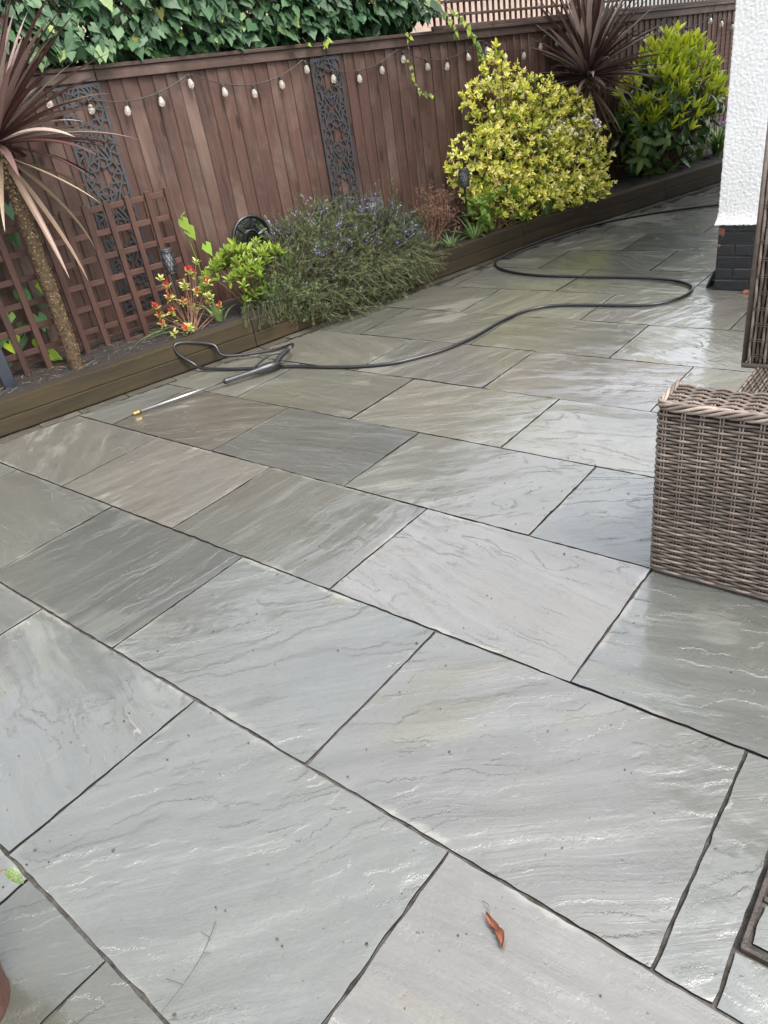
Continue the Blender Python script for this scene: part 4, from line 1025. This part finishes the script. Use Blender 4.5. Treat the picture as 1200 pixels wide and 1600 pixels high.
# ---- cordylines: sword leaves, each its own part
def sword(wd, bend, n=12, kink=0.0):
    V = []; F = []; p = np.array([0., 0, 0]); an_ = 0.0
    for i in range(n + 1):
        t = i / n; w_ = wd * .5 * (.45 + .55 * min(1, t * 3.2)) * (1 - t ** 3.2) ** .9 + .0008
        tp = (np.array([0, math.cos(an_), -math.sin(an_)]), np.array([0, math.sin(an_), math.cos(an_)]))
        V += [p + np.array([-w_, 0, 0]) + tp[1] * w_ * .55, p, p + np.array([w_, 0, 0]) + tp[1] * w_ * .55]
        an_ += bend / n * (2 * t) + (kink if abs(t - .55) < .04 else 0); p = p + tp[0] / n
    for i in range(n): F += [(i * 3, i * 3 + 1, i * 3 + 4, i * 3 + 3), (i * 3 + 1, i * 3 + 2, i * 3 + 5, i * 3 + 4)]
    return np.array(V), F
sw_new = [leafmesh(sword(.060, bd), M['cord']) for bd in (.05, .15, .3, .5)]
sw_old = [leafmesh(sword(.054, bd, kink=kk), M['cordold']) for bd, kk in ((.3, 0), (.6, 0), (.5, .5))]
def cordyline(s, w, zc, trunk_r, label, n_new, n_old, ln, tilt=(0, 0)):
    pl = plant('cordyline', s, w, .15, label, 'palm plant', 'purple cordylines')
    h = zc - .15; b = MB(); nseg = 150
    zz = np.linspace(0, h, 26); b.tube([(.012 * math.sin(z * 3) + tilt[0] * z, .010 * math.cos(z * 2.3) - .010 + tilt[1] * z, z) for z in zz], [trunk_r * (1.15 - .25 * z / h) for z in zz], 14, tone=.12)
    for i in range(int(1300 * h)):        # rough leaf scars round the trunk
        z = rng.uniform(0, h); a = rng.uniform(0, 6.28); r = trunk_r * (1.15 - .25 * z / h); c = np.array([.012 * math.sin(z * 3) + tilt[0] * z, .010 * math.cos(z * 2.3) - .010 + tilt[1] * z, z]); o = np.array([math.cos(a), math.sin(a), 0]); t_ = np.array([-o[1], o[0], 0])
        b.add([c + o * r * .93 - t_ * .008, c + o * r * .93 + t_ * .008, c + o * (r * 1.10) + np.array([0, 0, rng.uniform(.006, .016)]) + t_ * .004, c + o * (r * 1.10) + np.array([0, 0, rng.uniform(.006, .016)]) - t_ * .004], [(0, 1, 2, 3)], float(np.clip(rng.normal(.55, .3), 0, 1)))
    b.build('trunk', M['bark'], pl)
    top = np.array([.012 * math.sin(h * 3) + tilt[0] * h, .010 * math.cos(h * 2.3) - .010 + tilt[1] * h, h])
    for i in range(n_new):
        f = (i + .5) / n_new; el = R_(86) - R_(98) * f ** .95 + rng.normal(0, .07); az = i * 2.39996 + rng.normal(0, .15)
        d = np.array([math.cos(az) * math.cos(el), math.sin(az) * math.cos(el), math.sin(el)]); up = np.array([-math.cos(az) * math.sin(el), -math.sin(az) * math.sin(el), math.cos(el)]) + rvec(1, .12)[0]
        inst('leaf', sw_new[min(3, int(f * 3 + rng.random() * 1.4))], pl, mat4=frame4(top + np.array([0, 0, .06 * (1 - f)]) + d * .015, d, up, ln * rng.uniform(.78, 1.08) * (1 - .12 * f)))
    for i in range(n_old):
        el = R_(rng.uniform(-75, -12)); az = i * 2.39996 + .6; d = np.array([math.cos(az) * math.cos(el), math.sin(az) * math.cos(el), math.sin(el)]); up = np.array([-math.cos(az) * math.sin(el), -math.sin(az) * math.sin(el), math.cos(el)])
        inst('leaf', random.choice(sw_old), pl, mat4=frame4(top - np.array([0, 0, .05]) + d * .02, d, up, ln * rng.uniform(.55, .95)))
    return pl
cordyline(.395, .29, 1.50, .041, 'purple cordyline with a bare scaly trunk at the left edge', 140, 12, .84, (0, .035))
cordyline(5.93, .38, 1.23, .050, 'purple cordyline fanning out between golden shrub and spotted laurel', 175, 18, .86)

# ---- ivy over the fence top
def ivy_outline():
    ang = [(-90, .10), (-62, .50), (-30, .56), (-6, .66), (18, .53), (46, .58), (68, .62), (90, .98)]
    half = [(r * math.cos(R_(a)), r * math.sin(R_(a))) for a, r in ang]
    pts = half + [(-x, y) for x, y in half[-2:0:-1]]
    V = [(0, .34, 0)] + [(x * .82, y + .36, .05 - .22 * (x * x) + rng.normal(0, .018) - .10 * max(0, y)) for x, y in pts]
    n = len(pts); return np.array(V), [(0, 1 + i, 1 + (i + 1) % n) for i in range(n)]
IV = [ivy_outline() for _ in range(5)]
ivl = [leafmesh(t_, M['ivy']) for t_ in IV]
pl = plant('ivy', 1.8, FW + .10, 1.84, 'dense dark green ivy growing over the top of the fence', 'ivy')
cnt = 0; cand = []
for i in range(2700):
    s_ = rng.uniform(-2.3, 2.45); h_ = rng.uniform(-.02, .62); bulge = .17 + .10 * mn.noise(Vector((s_ * 2.2, h_ * 3, 0))) + .05 * mn.noise(Vector((s_ * 7, h_ * 7, 1)))
    if h_ > .16 and s_ > 2.30: continue
    if s_ > 1.9 and h_ < .10: h_ += .08
    low = mn.noise(Vector((s_ * 3.1, 4, 0)))
    if h_ < .07 + .06 * low: continue
    dep = rng.random() ** 2.2; xo = bulge * (1 - dep * 1.4) * (1 if h_ < .45 else math.sqrt(max(.05, 1 - ((h_ - .45) / .2) ** 2)))
    cand.append((dep, s_, h_, xo))
cand.sort(key=lambda c: c[0]); mass = MB()
for dep, s_, h_, xo in cand:
    q = np.array([xo, s_, h_]); out = unit(np.array([.9, rng.normal(0, .35), .42 + rng.normal(0, .3)])); dn_ = np.array([.25, rng.normal(0, .55), -1.0]); dn_ = dn_ - out * (dn_ @ out) + out * .12; sc = rng.uniform(.032, .074) + .05 * rng.random() ** 3
    if cnt < 290: inst('leaf', random.choice(ivl), pl, mat4=frame4(q, dn_, out, sc)); cnt += 1
    else: mass.leaves(random.choice(IV), [q], [dn_], [out], [sc * .95], [float(np.clip(rng.beta(2, 2.4), 0, 1))])
for i in range(4600):        # the inside and back of the hedge
    s_ = rng.uniform(-2.3, 2.35); h_ = rng.uniform(.0, .62) if i % 3 else rng.uniform(.0, .15); q = np.array([rng.uniform(-.42, .10), s_, h_]); o_ = unit(rvec(1)[0] + np.array([.4, 0, .6])); mass.leaves(IV[0], [q], [rvec(1)[0] + np.array([0, 0, -.8])], [o_], [rng.uniform(.06, .10)], [float(rng.beta(2, 3))])
st = MB()
for i in range(70):
    s_ = rng.uniform(-2.2, 2.3); st.tube(spline([np.array([-.05, s_, 0]), np.array([.05, s_ + rng.normal(0, .1), .2]), np.array([.10, s_ + rng.normal(0, .2), .5])], 4), .004, 4)
def vine(p0, pts, nl, sc):
    P = spline([np.array(p) for p in pts], 8); st.tube(P, .0022, 4, caps=False)
    for i in range(nl):
        k = rng.integers(1, len(P)); mass.leaves(IV[i % 5], [P[k] + rvec(1, .008)[0] + np.array([.012, 0, 0])], [np.array([.2, rng.normal(0, .6), -.8])], [unit(np.array([1, rng.normal(0, .5), .4]))], [sc * rng.uniform(.6, 1.3)], [rng.uniform(.86, 1.0)])
zf = lambda z: z - 1.84
vine(0, [(.16, 2.06, zf(1.86)), (.165, 2.08, zf(1.70)), (.155, 2.08, zf(1.55)), (.15, 2.13, zf(1.42)), (.15, 2.22, zf(1.345)), (.15, 2.33, zf(1.33))], 22, .030)
vine(0, [(.14, 2.50, zf(1.98)), (.17, 2.66, zf(1.88)), (.18, 2.78, zf(1.74)), (.17, 2.86, zf(1.62)), (.165, 2.92, zf(1.55))], 32, .045)
vine(0, [(.14, 2.30, zf(2.0)), (.18, 2.45, zf(1.92)), (.17, 2.58, zf(1.84)), (.165, 2.62, zf(1.72))], 14, .04)
vine(0, [(.16, 1.05, zf(1.86)), (.18, 1.10, zf(1.80)), (.175, 1.22, zf(1.795)), (.17, 1.26, zf(1.84))], 7, .04)
tag(mass.build('leaf_mass', M['ivym'], pl), kind='stuff'); tag(st.build('stems', M['ivystem'], pl), kind='stuff')
# ---- ivy behind the left trellis
pl = plant('ivy', .05, .58, .17, 'ivy climbing behind the left trellis beside the cordyline trunk', 'ivy')
st = MB()
ivb = [leafmesh(t_, leafmat('bright_ivy_leaf', [(0, (.03, .08, .025)), (.5, (.06, .13, .05)), (.8, (.18, .30, .03)), (1, (.34, .42, .04))], .4, .25, .4, use_info=True)) for t_ in IV[:3]]
for i in range(58):
    s_ = rng.uniform(-.5, .42); z_ = rng.uniform(.05, 1.3); q = np.array([rng.uniform(-.06, .10), s_, z_]); out = unit(np.array([1, rng.normal(0, .5), .4 + rng.normal(0, .3)]))
    inst('leaf', random.choice(ivb), pl, mat4=frame4(q, np.array([.2, rng.normal(0, .5), -1]), out, rng.uniform(.06, .10)))
for i in range(7): st.tube(spline([np.array([0, rng.uniform(-.4, .3), -.02]), np.array([0, rng.uniform(-.4, .3), .5]), np.array([0, rng.uniform(-.4, .35), 1.3])], 6), .004, 4)
st.build('stems', M['ivystem'], pl)
# lone ivy shoot beside the trellis corner
pl = plant('ivy_shoot', 1.53, .56, .17, 'single lime ivy shoot curling up right of the large trellis', 'ivy')
MB().tube(spline([np.array([0, .03, 0]), np.array([0, .02, .35]), np.array([.01, -.02, .62]), np.array([.02, -.03, .70]), np.array([.02, .01, .735])], 6), .004, 5).build('stem', M['lime'], pl)
for p_, sc, m_ in (((.02, -.03, .70), .085, 1.0), ((.02, .0, .64), .085, .9), ((.02, .10, .50), .08, 0)):
    o = inst('leaf', ivb[1] if m_ == 0 else leafmesh(IV[1], M['lime']), pl, mat4=frame4(np.array(p_), np.array([.2, .3, -1]), np.array([1, 0, .3]), sc))

# ---- litter on the soil
b = MB()
for i in range(900):
    s_ = rng.uniform(-.6, 1.5) if i < 700 else rng.uniform(1.5, 8); q = W(s_, rng.uniform(.14, .62), 0); z = .185 + rng.uniform(0, .012); a = rng.uniform(0, 6.28); l = rng.uniform(.015, .06) * (2 if rng.random() < .06 else 1); d = np.array([math.cos(a), math.sin(a), rng.normal(0, .12)])
    b.tube([q + (0, 0, z), q + (0, 0, z) + d * l * .5 + rvec(1, .004)[0], q + (0, 0, z) + d * l], .0011, 3, tone=float(rng.random()), caps=False)
tag(b.build('plant_litter', M['straw']), label='dry stalks and bark litter strewn over the soil', cat='litter', kind='stuff')
pl = plant('wilted_leaf', .93, .30, .19, 'wilted pale strap leaves lying on the soil before the trellis', 'leaf')
for k in range(4):
    T = sword(.03, .6 + .2 * k); inst('blade', leafmesh(T, M['strap']), pl, mat4=frame4(np.array([rng.normal(0, .02), -.08 + .03 * k, .015]), np.array([rng.normal(0, .3), 1, .25]), np.array([.1, 0, 1]), .20 + .03 * k))

# ================================================================== SMALL THINGS ON THE SLABS
b = MB(); n = 12; V = []; F = []
for i in range(n + 1):
    t = i / n; w_ = .0085 * math.sin(math.pi * min(1, t * 1.02)) ** .7 * (1 - .45 * math.exp(-((t - .5) / .07) ** 2)) + .0006; x = .006 * math.sin(t * 5); z = .004 + .006 * math.sin(t * 4 + .5) ** 2
    V += [(x - w_, t * .075, z + .007), (x - w_ * .3, t * .075, z), (x + w_ * .4, t * .075, z + .001), (x + w_, t * .075, z + .008)]
for i in range(n):
    for j in range(3): F.append((i * 4 + j, i * 4 + j + 1, i * 4 + 5 + j, i * 4 + 4 + j))
dl = empty('dead_leaf', (-.476, .633, .0), R_(51), label='curled orange-brown dead leaf on a pale front slab', cat='leaf')
b.add(V, F).build('blade', M['deadleaf'], dl, True)
MB().tube(spline([(0, .073, .006), (.004, .088, .012), (-.004, .104, .006)], 4), .0009, 5).build('stalk', M['twig'], dl)
tg = empty('dry_twig', (-.961, .235, .0), R_(62), label='thin dry twig with side shoots on the front left slab', cat='twig')
b = MB(); b.tube(spline([(-.07, -.03, .003), (-.02, .0, .006), (.03, .045, .004), (.07, .10, .004)], 5), .0007, 4).tube([(-.02, 0, .006), (-.05, .03, .004)], .0005, 4).tube([(.03, .045, .004), (.045, .035, .006)], .0005, 4).tube([(.05, .07, .004), (.035, .09, .006)], .0005, 4)
b.build('stem', plain('dark_twig', (.03, .02, .014), .7), tg)
b = MB()
for i in range(170):
    x, y = rng.uniform(-2.2, .1), rng.uniform(.1, 2.6); r = rng.uniform(.0008, .0022); b.box((x, y, .0015 + r * .4), (r * 2 * rng.uniform(.7, 1.8), r * 2, r), np.array(Matrix.Rotation(rng.uniform(0, 3), 3, 'Z')))
tag(b.build('grit', M['mortar']), label='dark grit specks scattered over the front slabs', cat='grit', kind='stuff')

# ---- terracotta pot and plant at the lower left corner
pot = empty('terracotta_pot', (-1.315, -.085, .0), label='terracotta pot just showing in the lower left corner', cat='pot')
MB().lathe([(.085, .0), (.092, .006), (.118, .20), (.121, .205), (.134, .207), (.136, .245), (.128, .25), (.118, .246), (.112, .21), (.02, .205)], k=30).build('body', M['terracotta'], pot, True)
b = MB(); b.lathe([(.111, .212), (.01, .216)], k=24); b.build('potting_soil', M['earth'], pot)
pl = empty('potted_shrub', (-1.315, -.085, .21), label='leafy green shrub growing in the terracotta pot', cat='shrub')
st = MB(); fol = MB()
for i in range(46):
    a = rng.uniform(0, 6.28); el = rng.uniform(.5, 1.45); ln = rng.uniform(.35, .85); d = np.array([math.cos(a) * math.cos(el), math.sin(a) * math.cos(el), math.sin(el)]) + np.array([-.32, -.30, 0])
    tip = d * ln
    tip[0] = min(tip[0], .0); tip[1] = min(tip[1], -.02)
    P = spline([np.array([0, 0, 0]), tip * .5 + np.array([0, 0, .05]), tip], 8); st.tube(P[::2], np.linspace(.005, .002, len(P[::2])), 5)
    m = 22; k = rng.integers(4, len(P), m); fol.leaves(big_leaf(.5, .3, n=4), P[k], rvec(m) + np.array([-.2, 0, .2]), rvec(m, .5) + np.array([0, 0, 1]), rng.uniform(.05, .09, m), rng.random(m))
st.build('stems', M['twig'], pl); tag(fol.build('foliage', M['hydr'], pl), kind='stuff')
st2 = MB()
for tip, dd, sc in (((.125, .185, .150), (.9, .25, -.35), .040), ((.235, .095, .155), (.55, -.3, -.45), .045)):
    st2.tube(spline([np.array([0, 0, 0.0]), np.array(tip) * .5 + np.array([-.02, 0, .05]), np.array(tip)], 5), np.linspace(.004, .002, 11), 5)
    inst('leaf', leafmesh(big_leaf(.55, .35), M['laurelold']), pl, mat4=frame4(np.array(tip), np.array(dd), np.array([.1, .1, 1.]), sc))
st2.build('side_shoots', M['twig'], pl)
